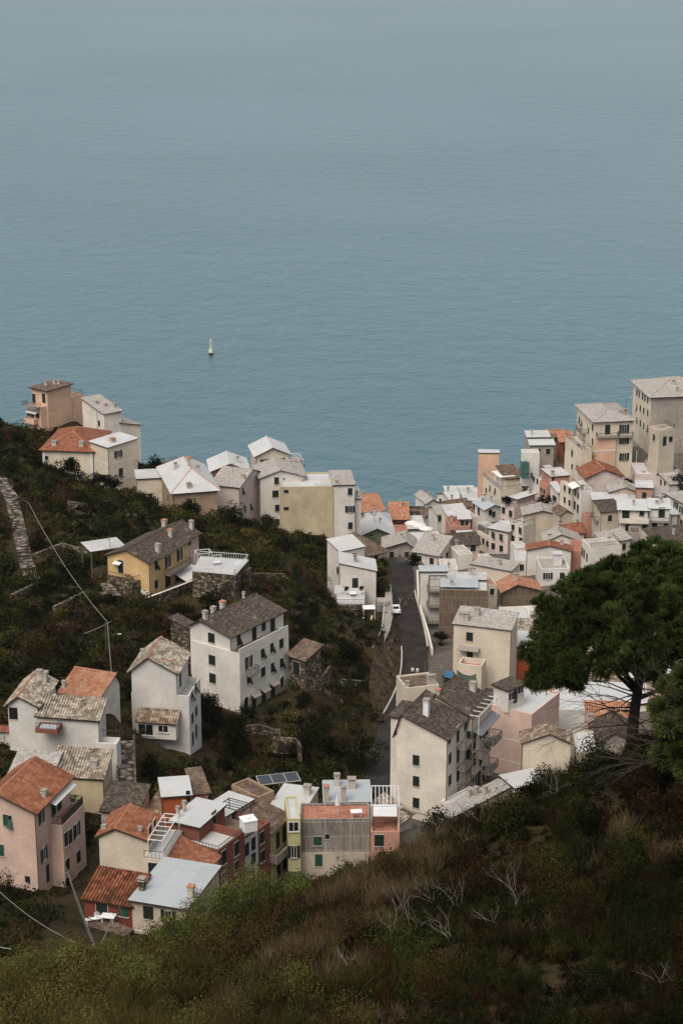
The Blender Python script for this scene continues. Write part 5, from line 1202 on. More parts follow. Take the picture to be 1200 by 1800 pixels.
leafy_tree('shrub','dark round shrub beside the yellow hipped house','shrub',1137,812,424,3.6,2.1,DG,None,1200,.2)
leafy_tree('shrub','dark shrub between the yellow house and its neighbour','shrub',1103,818,424,3.0,1.6,DG,None,900,.2)
leafy_tree('tree','dark tree crown just inside the right edge beside the four-storey house','tree',1199,780,418,6.5,2.6,DG*1.2,None,1600,.2)
leafy_tree('tree','dark tree top behind the four-storey house roof','tree',1204,740,446,11,3.0,DG*1.3,None,1600,.22,z=44)
leafy_tree('shrub','dark shrubbery behind the street wall','shrub',728,1000,378,2.4,1.6,DG,None,800,.18)
leafy_tree('shrub','potted greenery beside the street railing under the slate-clad house','shrub',775,1135,322,2.4,1.5,DG,None,800,.16)
leafy_tree('shrub','green climbing shrub at the foot of the cream street house','shrub',790,1195,299,2.6,1.4,MG*.6,None,800,.14)
for px_, py_ in ((887, 884), (901, 886), (908, 883)):
    p = at(px_, py_, 427)
leafy_tree('shrub','planted shrubs on the terrace of the pale pink terraced house','shrub',889,892,426,2.2,1.3,DG,None,700,.17,z=at(889,889,426).z)
leafy_tree('shrub','dark planting behind the white house with two small windows','shrub',955,885,421,2.4,1.9,DG,None,800,.17,z=at(955,886,421).z)
g_ = 'light green trees on the near slope'
for i, (px_, py_, Y_, hh, cr, lab) in enumerate([
    (440,1640,113,4.6,2.3,'tallest light green tree in front of the red-brown houses'),
    (375,1655,112,3.7,1.9,'light green tree overlapping the blue-grey roof'),
    (310,1680,110,3.0,1.8,'light green tree in front of the beige house wall'),
    (215,1715,108,2.6,1.7,'low light green tree below the crossing cables'),
    (120,1720,110,2.6,1.7,'low light green tree left of the crossing cables'),
    (45,1745,106,2.8,1.9,'light green tree in the lower left corner'),
    (250,1775,96,2.4,1.6,'low light green tree near the bottom edge at left'),
    (520,1615,113,2.6,1.5,'thin light green tree in front of the slate-clad house')]):
    leafy_tree('acacia_tree', lab, 'tree', px_, py_, Y_, hh, cr, LG*(.62 if i != 7 else .6), g_, 5200, .06, stems=2, trunk_r=.06)
# ------------------------------------------------------------------ the big pine
def pine(label, px, py, Y, crown, npuff, blades, tint, trunk_top, lean, extra=(), group=None, tuft=.42, limbs=9, tr=.34):
    p = at(px, py, Y); p.z = g1(p.x, p.y) - .2
    root = thing('pine_tree', p, 0, label, 'tree', group); b = MB()
    cx_, cy_, cz_, rx, ry, ru, rd_ = crown            # crown centre relative to the foot, radii
    top = Vector((lean, 0, trunk_top)); mid = Vector((lean*.3, .1, trunk_top*.5))
    b.tube([Vector((0, 0, -.5)), mid, top], [tr*1.1, tr*.85, tr*.6], PINEBARK, 9, cap=False)
    tips = []
    for k in range(limbs):
        a = 2*math.pi*k/limbs + random.uniform(-.2, .2); s = mid.lerp(top, random.uniform(.1, 1))
        e = Vector((cx_+math.cos(a)*rx*.72, cy_+math.sin(a)*ry*.72, cz_+random.uniform(-.1, .5)*ru))
        m1 = s.lerp(e, .5) + Vector((0, 0, -.4)); b.tube([s, m1, e], [tr*.42, tr*.26, tr*.1], PINEBARK, 6, cap=False)
        for q in range(5):
            st = m1.lerp(e, random.uniform(0, 1)); grow(b, st, (e-s).normalized()+Vector((random.gauss(0,.4), random.gauss(0,.4), .3)), 2.2, .06, 2, PINEBARK, .7, tips, n=4)
    # bare lower branches
    for k in range(20):
        a = random.uniform(math.pi*.6, math.pi*1.5) if k % 3 else random.uniform(-.6, .8); s = mid.lerp(top, random.uniform(-.35, .7))
        grow(b, s, Vector((math.cos(a), math.sin(a)*.6, random.uniform(-.15, .35))).normalized(), random.uniform(2.2, 3.4), .06, 3, PINEBARK, .5, None, .03, 4)
    b.build('trunk', root)
    ncl = npuff//24; g0 = np.arange(ncl)+.5; ph = g0*2.39996; zz = 1-1.35*g0/ncl; rr_ = np.sqrt(np.clip(1-zz*zz, 0, 1))
    cd_ = np.stack([rr_*np.cos(ph), rr_*np.sin(ph), zz], 1) + rdir(ncl)*.10
    shell = np.where(rng.uniform(0, 1, ncl) < .15, rng.uniform(.45, .75, ncl), rng.uniform(.84, 1.04, ncl))
    CC = cd_*shell[:, None]*np.array([rx, ry, 1]); CC[:, 2] *= np.where(CC[:, 2] > 0, ru, rd_); CC += np.array([cx_, cy_, cz_])
    cr_ = rng.uniform(.65, 1.35, ncl)*rx/9
    q_ = rdir(ncl*24, .5); d = q_*.8+np.repeat(cd_, 24, 0)*.4; ctone = np.repeat(rng.uniform(.55, 1.35, (ncl, 1)), 24, 0)
    P_ = np.repeat(CC, 24, 0) + q_*(np.repeat(cr_, 24)*rng.uniform(.7, 1.05, ncl*24))[:, None]*np.array([1, 1, .8])
    ctone = np.concatenate([ctone]+[np.ones((e[4], 1)) for e in extra])
    for ex, ey, ez, er, ek in extra:
        q = rdir(ek)*rng.uniform(.4, 1, (ek, 1))*er*np.array([1, 1, .6]); P_ = np.concatenate([P_, q+np.array([ex, ey, ez])]); d = np.concatenate([d, q/er])
    P_ += np.array(root.location)
    k = len(P_)*blades; c0 = np.repeat(P_, blades, 0); dn = rdir(k)+np.repeat(d, blades, 0)*.7; dn[:, 2] += .55; dn /= np.linalg.norm(dn, axis=1, keepdims=True)
    s = np.cross(dn, rdir(k)); s /= np.linalg.norm(s, axis=1, keepdims=True); s *= .022; ln = (tuft*rng.uniform(.6, 1.15, k))[:, None]
    c0 = c0 + rdir(k)*.10
    V = np.stack([c0-s*.6, c0+s*.6, c0+dn*ln+s, c0+dn*ln-s], 1).reshape(-1, 3)
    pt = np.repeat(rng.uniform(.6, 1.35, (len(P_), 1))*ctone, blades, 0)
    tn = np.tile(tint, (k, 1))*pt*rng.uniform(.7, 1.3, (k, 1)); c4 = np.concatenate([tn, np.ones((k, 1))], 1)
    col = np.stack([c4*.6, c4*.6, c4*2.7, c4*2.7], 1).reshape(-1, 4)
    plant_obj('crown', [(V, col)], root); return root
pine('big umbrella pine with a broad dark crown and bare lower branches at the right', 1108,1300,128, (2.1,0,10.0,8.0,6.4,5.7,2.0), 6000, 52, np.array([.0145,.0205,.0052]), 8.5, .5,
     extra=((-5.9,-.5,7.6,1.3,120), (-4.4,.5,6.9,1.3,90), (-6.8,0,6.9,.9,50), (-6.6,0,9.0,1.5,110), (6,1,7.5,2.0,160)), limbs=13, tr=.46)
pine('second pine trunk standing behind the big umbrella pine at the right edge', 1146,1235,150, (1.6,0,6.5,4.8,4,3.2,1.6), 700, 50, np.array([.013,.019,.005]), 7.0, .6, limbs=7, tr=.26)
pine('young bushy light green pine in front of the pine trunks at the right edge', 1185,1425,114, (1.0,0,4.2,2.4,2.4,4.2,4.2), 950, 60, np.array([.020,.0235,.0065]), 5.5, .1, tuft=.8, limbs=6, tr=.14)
# ------------------------------------------------------------------ dead bushes
g_ = 'bleached dead bushes on the near slope'
for i, (px_, py_, Y_, hh, lab) in enumerate([
    (847,1536,116,1.9,'tall bleached dead bush in the middle of the dark slope'),(885,1535,116,1.5,'thin dead bush right of the tallest one'),(970,1500,117,1.5,'dead bush highest up on the dark slope'),
    (812,1550,113,1.0,'small dead bush left of the tallest one'),(700,1655,102,1.4,'dead bush leaning left over the straw grass'),(757,1650,102,1.3,'dead bush beside the straw grass'),(800,1690,98,1.7,'dead bush with long curved twigs'),
    (730,1710,96,1.6,'wide tangle of dead twigs low on the slope'),(690,1700,96,1.2,'low tangle of dead twigs left of the wide one'),(895,1690,98,1.6,'dead bush standing alone in dark scrub'),(905,1720,94,.9,'tiny dead bush under the lone one'),
    (780,1750,90,1.2,'dead bush near the bottom edge'),(860,1760,90,1.0,'small dead bush right of the bottom one'),(480,1735,93,1.0,'pale dead twigs beside the straw grass at left'),(820,1480,120,1.4,'dead bush on the crest of the slope'),
    (1160,1780,76,.9,'dead twigs near the bottom right corner'),(610,1760,88,.8,'few dead twigs low in the middle'),(770,1500,117,1.2,'dead bush near the crest left of the others')]):
    p = at(px_, py_, Y_); p.z = g1(p.x, p.y); root = thing('dead_bush', p, 0, lab, 'bush', g_); b = MB()
    for s in range(6):
        grow(b, Vector((random.gauss(0, .15), random.gauss(0, .15), .9)), Vector((random.gauss(-.15, .6), random.gauss(0, .5), .9)).normalized(), hh*random.uniform(.4, .7), .014, 3, DEADW, .5, n=3, kids=(2, 2))
    b.build('branches', root)
# ================================================================== ROCK BANK, WALKWAY, STEPS, WALLS
def loft(name, top, bot, mat, n=16, jit=.25, parent=None, thick=None):
    """sheet between two lines of world points, roughened"""
    b = MB(); T = top; Bt = bot
    def samp(L, f):
        x = f*(len(L)-1); i = min(int(x), len(L)-2); return L[i].lerp(L[i+1], x-i)
    rows = []
    m_ = 7
    for i in range(n+1):
        a, c = samp(T, i/n), samp(Bt, i/n); row = []
        for j in range(m_+1):
            p = a.lerp(c, j/m_)
            if 0 < j < m_: p = p + Vector((random.gauss(0, jit), random.gauss(0, jit), random.gauss(0, jit)))
            row.append(p)
        rows.append(row)
    for i in range(n):
        for j in range(m_): b.poly([rows[i][j], rows[i][j+1], rows[i+1][j+1], rows[i+1][j]], mat, [(i*1.5, j), (i*1.5, j+1), (i*1.5+1.5, j+1), (i*1.5+1.5, j)])
    return b.build(name, parent)
m, n, b = nmat('brown_rock'); uv, ob = uvv(n)
f1 = noise(n, scaled(n, ob, .8, .8, .35), 1, 6, .75, .5); r1 = ramp(n, [(.35, (.016, .011, .007)), (.5, (.048, .033, .019)), (.7, (.11, .078, .046))]); n.links.new(f1, r1.inputs[0])
n.links.new(r1.outputs[0], b.inputs['Base Color']); bump(n, b, f1, .5, .9); ROCK = m
topl = [at(*q)+Vector((0, 0, .9)) for q in BANK_TOP]; botl = [at(*q) for q in [(696,1092,337),(702,1125,326),(706,1150,316),(706,1180,308),(701,1207,300),(688,1240,289),(676,1275,280)]]
o = loft('rock_bank', topl, botl, ROCK, 26, .22); tag(o, kind='structure')
CONC = plaster('path_concrete', (.30, .27, .235), .35)
def path(name, c0, c1, mat, thick=.5, lab=None):
    b = MB()
    for (a, c), (e, g) in zip(zip(c0, c1), list(zip(c0, c1))[1:]):
        b.poly([a, c, g, e], mat); dn = Vector((0, 0, -thick))
        b.poly([a, e, e+dn, a+dn], mat); b.poly([g, c, c+dn, g+dn], mat)
    o = b.build(name); tag(o, kind='structure'); return o
LL = [at(*q)+Vector((0, 0, .5)) for q in [(677,1040,352),(676,1065,344),(673,1100,333),(668,1125,325),(655,1152,316)]]
RR = [at(*q)+Vector((0, 0, .5)) for q in [(686,1040,352),(689,1065,344),(690,1092,334),(684,1122,325),(668,1156,315)]]
path('walkway', LL, RR, CONC, 1.2)
root = thing('street_railing', RR[0], 0, 'curved grey metal railing along the walkway above the brown rock bank', 'railing'); b = MB(); railing(b, [p-RR[0] for p in RR], 1.0, flat('galvanised', (.30, .29, .27), .5), .5); b.build('rail', root)
root = thing('street_railing', LL[1], 0, 'pale metal railing on the ramp beside the white modern house', 'railing'); b = MB(); railing(b, [p-LL[1] for p in LL[1:]], 1.0, METALW, .5); b.build('rail', root)
root = thing('retaining_wall', LL[1], 0, 'pale concrete retaining wall below the curved walkway', 'wall')
bb = MB()
for a, c in zip(LL[1:], LL[2:]):
    a, c = a-LL[1], c-LL[1]; dn = Vector((0, 0, -3.2)); o_ = Vector((-.25, -.1, -.02)); bb.poly([a+o_, c+o_, c+dn+o_, a+dn+o_], CONC); bb.poly([a, c, c+o_, a+o_], CONC)
bb.build('wall', root)
# wall and low house edge right of the street
def wall_line(name, label, pts_, h, thick, mat, cat='wall', cap=None, down=2.0):
    P0 = pts_[0]; root = thing(name, P0, 0, label, cat); b = MB()
    for a, c in zip(pts_, pts_[1:]):
        a, c = a-P0, c-P0; d = (c-a); d.z = 0; d.normalize(); nn = Vector((-d.y, d.x, 0))*thick/2; up = Vector((0, 0, h)); dn = Vector((0, 0, -down))
        A0, A1, C0, C1 = a+nn, a-nn, c+nn, c-nn
        b.poly([A1+dn, C1+dn, C1+up, A1+up], mat); b.poly([C0+dn, A0+dn, A0+up, C0+up], mat); b.poly([A1+up, C1+up, C0+up, A0+up], cap or mat)
        b.poly([A0+dn, A1+dn, A1+up, A0+up], mat); b.poly([C1+dn, C0+dn, C0+up, C1+up], mat)
    b.build('wall', root); return root
wall_line('street_wall','long pale street wall running down the right side of the road', [at(*q) for q in [(733,1010,368),(735,1060,348),(741,1085,338),(752,1120,326),(759,1150,316)]], 1.0, .35, P['pale'])
wall_line('stone_wall','dry stone terrace wall below the big white house', [at(*q) for q in [(428,1278,259),(455,1276,259),(492,1285,260)]], .2, .5, P['stone'], down=1.2)
wall_line('stone_wall','ruined stone hut wall with a doorway in the scrub below the big white house', [at(*q) for q in [(480,1306,256),(522,1308,256),(528,1322,252)]], .9, .4, P['stone'], down=1.5)
wall_line('stone_wall','low brown garden wall right of the small stone shed', [at(*q) for q in [(558,1205,283),(572,1190,287),(580,1178,291)]], .8, .4, P['stone'], down=1.5)
wall_line('stone_wall','dry stone wall above the cypress shrub right of the farmhouse', [at(*q) for q in [(385,1030,296),(410,1020,300),(440,1000,305)]], .3, .5, P['stone'], down=3)
gts = 'dry stone terrace walls on the left slope'
for q in [[(60,985,325),(110,975,330),(160,980,326)],[(95,1075,292),(150,1062,298),(200,1068,296)],[(20,1055,300),(70,1048,305)],[(440,1020,322),(500,1012,328),(560,1030,330)],[(470,1075,308),(530,1068,314)],
          [(560,1120,305),(610,1125,312)],[(600,1215,296),(645,1222,300)],[(545,1255,276),(600,1262,282)],[(300,925,362),(270,935,356)],[(120,905,352),(190,912,352)]]:
    pts_ = []
    for t_ in q: p = at(*t_); p.z = g1(p.x, p.y); pts_.append(p)
    wall_line('stone_wall', 'low dry stone terrace wall half hidden in the scrub of the left slope', pts_, 1.1, .6, P['stone'], down=2)['group'] = gts
# farmhouse terrace: retaining wall with openings, deck, steps
a0, a1 = at(256,1061,294), at(374,1016,309); 
r_ = wall_line('terrace_wall','long stone retaining wall with small windows under the farmhouse terrace', [a0, a0.lerp(a1, .5), a1], .9, .4, P['stone'], cap=P['pale'], down=4.2)
d_ = (a1-a0); yaw = math.atan2(d_.y, d_.x)
for f_, k_, zz in ((.40, 'd', -2.3), (.58, 's', -.9), (.8, 's', -.4)):
    p = a0.lerp(a1, f_) - a0 + Vector((math.sin(yaw)*.22, -math.cos(yaw)*.22, zz))
    link(win_mesh(k_, 1.0 if k_ == 'd' else .9, 2.0 if k_ == 'd' else 1.1), 'door' if k_ == 'd' else 'window', r_, Matrix.Translation(p) @ Matrix.Rotation(yaw, 4, 'Z'))
def onz(px, py, z):
    d = ray(px, py); t = (z-CAMZ)/d.z; return Vector((d.x*t, d.y*t, z))
def platform(name, label, cat, corners, thick, mat, side, rail=None, railmat=None):
    """deck from world corner points (counter-clockwise from above)"""
    P0 = corners[0]; root = thing(name, P0, 0, label, cat) if label else None; b = MB(); q = [c-P0 for c in corners]; z = sum(c.z for c in q)/len(q); q = [Vector((c.x, c.y, z)) for c in q]
    b.poly(q, mat); s = MB()
    for a, c in zip(q, q[1:]+q[:1]): dn = Vector((0, 0, -thick)); s.poly([a+dn, c+dn, c, a], side)
    b.build('deck', root); s.build('side_wall', root)
    if rail:
        r = MB(); railing(r, [q[i]*.985 for i in rail], .95, railmat or METAL, .4); r.build('railing', root)
    return root
platform('farmhouse_terrace','stone terrace with garden chairs against the yellow farmhouse gable','terrace',[onz(188,1012,64.3), onz(232,1025,64.3), onz(261,1017,64.3), onz(205,1002,64.3)],3.4,P['stone'],P['stone'],(0,1,2),METAL)
platform('farmhouse_terrace','paved strip terrace along the balcony side of the yellow farmhouse','terrace',[at(252,1062,294.5), at(374,1017,309.5), at(355,1000,314), at(262,1050,299)],.6,Rf['brown'],P['stone'])
platform('roof_deck','grey roof deck with railings and a swing bench right of the farmhouse','terrace',[onz(338,1004,66.0), onz(414,1011,66.0), onz(438,984,66.0), onz(352,978,66.0)],4.5,Rf['grey'],P['stone'],(0,1,2,3),METALW)
root = thing('garden_swing', onz(381,993,66.0), .3, 'white canopy swing bench standing on the grey roof deck', 'swing'); b = MB()
for s in (-1, 1):
    b.bar((s*.9, -.5, 0), (s*.75, 0, 1.7), .07, METALW); b.bar((s*.9, .5, 0), (s*.75, 0, 1.7), .07, METALW)
b.bar((-.75, 0, 1.7), (.75, 0, 1.7), .07, METALW); b.build('frame', root)
b = MB(); b.box(-.65, .65, -.28, .25, .45, .53, WHITE); b.box(-.65, .65, .2, .28, .53, 1.1, WHITE); b.build('seat', root)
root = thing('metal_frame', onz(358,992,66.0), .3, 'bare white pergola frame at the left end of the grey roof deck', 'frame'); b = MB()
for x in (-1.2, 1.2):
    for y in (-1, 1): b.bar((x, y, 0), (x, y, 2.2), .08, METALW)
    b.bar((x, -1, 2.2), (x, 1, 2.2), .08, METALW)
for y in (-1, 1): b.bar((-1.2, y, 2.2), (1.2, y, 2.2), .08, METALW)
b.build('frame', root)
def table(root, rr=.45, h=.72, mat=WHITE, square=False):
    b = MB()
    if square: b.box(-rr, rr, -rr*.7, rr*.7, h-.05, h, mat)
    else: b.tube([(0, 0, h-.05), (0, 0, h)], rr, mat, 14)
    b.build('tabletop', root)
    for sx in (-1, 1):
        for sy in (-1, 1): l = MB(); l.bar((sx*rr*.75, sy*rr*.5, 0), (sx*rr*.7, sy*rr*.45, h-.06), .06, mat); l.build('leg', root)
def chair(root, mat=WHITE):
    b = MB(); b.box(-.24, .24, -.24, .22, .42, .46, mat); b.build('seat', root)
    b = MB()
    for k in range(5): x = -.2+.1*k; b.box(x-.035, x+.035, .19, .23, .46, .86-.04*abs(k-2), mat)
    b.bar((-.24, .21, .82), (.24, .21, .82), .06, mat); b.build('backrest', root)
    for sx in (-1, 1):
        a = MB(); a.bar((sx*.26, -.2, .64), (sx*.26, .2, .66), .05, mat); a.bar((sx*.26, -.2, .44), (sx*.26, -.2, .64), .05, mat); a.build('armrest', root)
        for sy in (-1, 1): l = MB(); l.bar((sx*.23, sy*.2, 0), (sx*.21, sy*.18, .43), .05, mat); l.build('leg', root)
def dup(root, loc, rz, label, group=None):
    r = root.copy(); sc.collection.objects.link(r); r.location = loc; r.rotation_euler = (0, 0, rz); r['label'] = label
    if group: r['group'] = group
    for c_ in list(root.children):
        c = c_.copy(); sc.collection.objects.link(c); c.parent = r
    return r
# dark red house's yard
yz = at(194,1620,178)
zd = 69.6
def onz(px, py, z):
    d = ray(px, py); t = (z-CAMZ)/d.z; return Vector((d.x*t, d.y*t, z))
platform('yard_deck','dark wooden yard deck in front of the dark red outbuilding','deck',[onz(150,1626,zd), onz(212,1650,zd), onz(236,1634,zd), onz(160,1600,zd)],1.6,Rf['brown'],P['stone'],(0,1),METAL)
def ondeck(px, py):
    d = ray(px, py); t = (zd-CAMZ)/d.z; return Vector((d.x*t, d.y*t, zd))
T1 = thing('garden_table', ondeck(191,1620), -.2, 'white plastic table beside the green door of the dark red outbuilding', 'table'); table(T1, .75, .72, WHITE, True)
C1 = thing('garden_chair', ondeck(201,1617), 2.3, 'white plastic armchair right of the white table on the yard deck', 'chair', 'white garden chairs'); chair(C1)
C2 = dup(C1, at(14,1352,212)+Vector((0, 0, .2)), .6, 'white plastic chair in the dark garden behind the pink house', 'white garden chairs'); C2.location.z = g1(C2.location.x, C2.location.y)+.1
C3 = dup(C1, ondeck(172,1617), .8, 'white plastic chair left of the white table on the yard deck', 'white garden chairs')
T2 = thing('garden_bench', ondeck(166,1620), .3, 'low white bench at the left end of the yard deck', 'bench'); b = MB(); b.box(-.9, .9, -.25, .25, .34, .40, WHITE); b.build('seat', T2)
for sx in (-1, 1):
    for sy in (-1, 1): l = MB(); l.bar((sx*.75, sy*.2, 0), (sx*.75, sy*.2, .34), .06, WHITE); l.build('leg', T2)
# farmhouse terrace furniture
zt_ = 64.3
WOOD = flat('weathered_wood', (.14, .10, .07), .8)
def onz(px, py, z):
    d = ray(px, py); t = (z-CAMZ)/d.z; return Vector((d.x*t, d.y*t, z))
T3 = thing('terrace_table', onz(227,1016,zt_), .3, 'dark wooden table on the stone terrace of the yellow farmhouse', 'table'); table(T3, .7, .72, WOOD, True)
C4 = thing('terrace_chair', onz(219,1014,zt_), 1.4, 'dark chair left of the wooden table on the farmhouse terrace', 'chair', 'dark chairs on the farmhouse terrace'); chair(C4, WOOD)
dup(C4, onz(236,1014,zt_), -1.2, 'dark chair right of the wooden table on the farmhouse terrace', 'dark chairs on the farmhouse terrace')
dup(C4, onz(232,1021,zt_), 3.0, 'dark chair in front of the wooden table on the farmhouse terrace', 'dark chairs on the farmhouse terrace')
# carport
root = thing('carport', at(190,976,308)+Vector((0,0,-.3)), R(25), 'open carport with a flat grey roof left of the yellow farmhouse', 'carport'); b = MB(); b.box(-3.6, 2.6, -2.0, 3.2, 1.9, 2.08, RIM); b.poly([(-3.6,-2.0,2.09),(2.6,-2.0,2.09),(2.6,3.2,2.09),(-3.6,3.2,2.09)], Rf['grey']); b.build('roof', root)
for x in (-3.4, 2.4):
    for y in (-1.8, 3.0): l = MB(); l.bar((x, y, -2.5), (x, y, 1.9), .14, WOOD); l.build('post', root)
root = thing('satellite_dish', at(194,968,306)+Vector((0,0,1.6)), .6, 'round satellite dish at the edge of the carport roof', 'dish'); b = MB()
b.tube([(0,0,.25),(0,-.1,.3),(0,-.16,.36)], [.1,.32,.42], SILL, 12, cap=False); b.bar((0,0,-1.2),(0,0,.3), .06, METAL); b.build('dish', root)
# ------------------------------------------------------------------ stairs
def stairs(name, label, a, c, wd, n_, mat, group=None, side=None):
    P0 = a; root = thing(name, P0, 0, label, 'stairs', group); d = c-a; dh = Vector((d.x, d.y, 0)); L = dh.length; dh.normalize(); nn = Vector((-dh.y, dh.x, 0))*wd/2; b = MB(); run = L/n_; rise_ = d.z/n_
    rot = Matrix.Rotation(math.atan2(dh.y, dh.x), 4, 'Z')
    for k in range(n_): b.box(k*run, (k+1)*run+.04, -wd/2, wd/2, k*rise_-.8, k*rise_, mat, rot)
    b.build('treads', root)
    if side:
        s = MB(); sl_ = Matrix.Identity(4)
        for sy in (-1, 1):
            q0 = nn*sy; s.bar(q0+Vector((0, 0, .45)), q0+d+Vector((0, 0, .45)), .22, side, .9)
        s.build('side_wall', root)
    return root
STEPM = stonemat('steps_stone', [(.16, .13, .10), (.24, .2, .16), (.30, .26, .21)], (.05, .04, .03), (1, 1))
stairs('stone_stairs','steep stone stairs climbing between the terraced white house and the garden', at(223,1388,219), at(222,1322,236)+Vector((0,0,1.5)), 2.2, 16, STEPM, None, P['stone'])
stairs('stone_stairs','short stone stairs going up to the farmhouse terrace', at(206,1048,294), at(184,1024,303), 1.4, 10, STEPM)
stairs('stone_stairs','narrow pale stairs between the white modern house and the ramp', at(642,1122,321), at(646,1090,333), 1.5, 12, CONC, None, P['pale'])
sp_ = [at(2,850,372), at(12,880,364), at(24,925,350), at(34,960,338), at(46,1000,324), at(62,1040,309)]
sp_ = [Vector((p.x, p.y, g1(p.x, p.y)+.35)) for p in sp_]
root = thing('hillside_steps', sp_[0], 0, 'long flight of worn stone steps running down the slope at the far left', 'steps'); b = MB()
tot = []
for a, c in zip(sp_, sp_[1:]):
    k_ = max(2, int((c-a).length/1.1)); tot += [a.lerp(c, i/k_) for i in range(k_)]
for a, c in zip(tot, tot[1:]):
    d = c-a; M = Matrix.Translation(a-sp_[0]) @ Matrix.Rotation(math.atan2(d.y, d.x), 4, 'Z'); z = g1(a.x, a.y)+.45-a.z
    b.box(0, d.length*.86, -1.2, 1.2, z-.5, z+random.uniform(0, .12), STEPM, M)
b.build('treads', root)
# white house terrace, table, parasol
a_ = at(600,1044,344); ztr = at(610,1046,344).z
platform('house_terrace','stone terrace with a table in front of the white modern house','terrace',[at(592,1056,339), at(641,1056,339), at(641,1040,347.6), at(592,1040,347.6)],5,Rf['grey'],P['stone'],(0,1),METAL)
zz_ = (at(592,1056,339).z+at(592,1040,347.6).z)/2
T4 = thing('terrace_table', onz(620,1048,zz_), 0, 'round white table on the terrace of the white modern house', 'table'); table(T4, .75, .72)
root = thing('terrace_screen', onz(594,1044,zz_), .2, 'white upright screen at the left end of the white house terrace', 'screen'); b = MB(); b.box(-.7, .7, -.05, .05, .1, 1.7, WHITE); b.bar((-.65,0,0),(-.65,0,1.7),.07,METALW); b.bar((.65,0,0),(.65,0,1.7),.07,METALW); b.build('panel', root)
for px_, py_, lab in ((609,1042,'dark potted shrub left of the round white table'),(636,1046,'potted shrub at the right corner of the white house terrace')):
    leafy_tree('potted_shrub', lab, 'plant', px_, py_, 344, 1.3, .6, DG*1.3, None, 260, .12, z=zz_+.35)
root = thing('canopy', at(648,1085,336), .1, 'small white canopy over the lower door of the white modern house', 'canopy'); b = MB(); b.box(-1.1, 1.1, -1.0, 1.0, 1.9, 1.98, WHITE)
for x in (-1, 1):
    for y in (-.9, .9): b.bar((x, y, -.5), (x, y, 1.9), .07, METALW)
b.build('canopy', root)
b = MB(); b.box(0, 2.0, 0, 2.2, -1.5, 3.4, P['grey']); b.box(.25, 1.75, -.06, 0, 0, 2.8, flat('steel_door', (.16,.15,.145), .6)); o = b.build('wall'); 
root = thing('side_building', at(662,1088,342), 0, 'low grey annex with a steel door between the white modern house and the railing', 'annex'); o.parent = root; o.name = 'wall'
# solar panels
PANEL = flat('solar_cell', (.018, .02, .024), .2, 0, .5)
root = thing('solar_array', at(458,1384,228), R(14), 'dark solar panels in a white frame on a roof behind the white decks', 'solar panels')
for k in range(3):
    b = MB(); b.box(k*1.75, k*1.75+1.65, 0, 2.6, .3, .36, PANEL); o = b.build('panel', root)
b = MB(); 
for k in range(4): b.bar((k*1.75-.05, 0, .33), (k*1.75-.05, 2.6, .33), .07, SILL)
for y in (0, 2.6): b.bar((-.05, y, .33), (5.2, y, .33), .07, SILL)
for x in (-.05, 5.2):
    for y in (0, 2.6): b.bar((x, y, -2.0), (x, y, .3), .07, METAL)
b.build('frame', root)
h = H(452,1402,1432, 440,482, 40,222, 'flat','brown','brown','low dark-roofed terrace building beneath the solar panels', par=.3, ctrl=False, Lm=5)
root = thing('water_tank', at(437,1463,205)+Vector((0,0,.6)), .4, 'white square water tank on the terrace of the narrow white house', 'tank'); b = MB(); b.box(-.8,.8,-.8,.8,-.2,1.1,WHITE); b.box(-.86,.86,-.86,.86,1.1,1.2,WHITE); b.tube([(0,0,1.2),(0,0,1.35)], .25, WHITE, 10); b.build('tank', root)
root = thing('parasol', at(593,1428,215)+Vector((0,0,.1)), .3, 'closed white parasol on the red roof terrace', 'parasol'); b = MB(); b.bar((0,0,-.5),(0,0,2.0),.06,METALW); b.tube([(0,0,.9),(0,0,1.5),(0,0,2.3)],[.32,.22,.04],CLOTH,8); b.build('parasol', root)
T5 = thing('terrace_table', at(626,1431,214.8)+Vector((0,0,-.3)), .1, 'white folding table on the red roof terrace', 'table'); table(T5, .7, .72, WHITE, True)
# blue tarpaulin and shade net beside the street
TARP = flat('blue_tarpaulin', (.02, .11, .20), .5)
def cloth(name, label, cat, corners, mat, sag=.3, posts=True):
    P0 = corners[0]; root = thing(name, P0, 0, label, cat); b = MB(); q = [c-P0 for c in corners]; k = 6
    gp = [[q[0].lerp(q[1], i/k).lerp(q[3].lerp(q[2], i/k), j/k) - Vector((0, 0, sag*4*(i/k)*(1-i/k)*1.0+sag*2*(j/k)*(1-j/k)+random.uniform(0, .06))) for i in range(k+1)] for j in range(k+1)]
    for j in range(k):
        for i in range(k): b.poly([gp[j][i], gp[j][i+1], gp[j+1][i+1], gp[j+1][i]], mat)
    b.build('sheet', root)
    if posts:
        for c in q: l = MB(); l.bar(c-Vector((0, 0, 2.5)), c, .07, METAL); l.build('post', root)
    return root
cloth('tarpaulin','crumpled blue tarpaulin beside the street above the tower roofs','tarpaulin',[at(778,1188,293),at(797,1190,292),at(796,1178,297),at(780,1176,298)],TARP,.25)
cloth('shade_net','dark green shade net hung below the cream street house','net',[at(806,1190,291),at(838,1196,289),at(836,1184,293),at(803,1177,296)],flat('shade_net_green', (.05,.065,.045), .9),.6)
root = thing('bean_frame', at(765,1190,297), .2, 'lean-to frame of poles over the garden beside the street', 'frame'); b = MB()
for k in range(5): b.bar((k*.9-2, -1.5, 0), (k*.9-1.4, 1.5, 2.2), .045, WOOD)
b.bar((-2, -1.5, 0.05), (1.8, -1.5, .05), .045, WOOD); b.bar((-1.4, 1.5, 2.2), (2.4, 1.5, 2.2), .045, WOOD); b.build('poles', root)
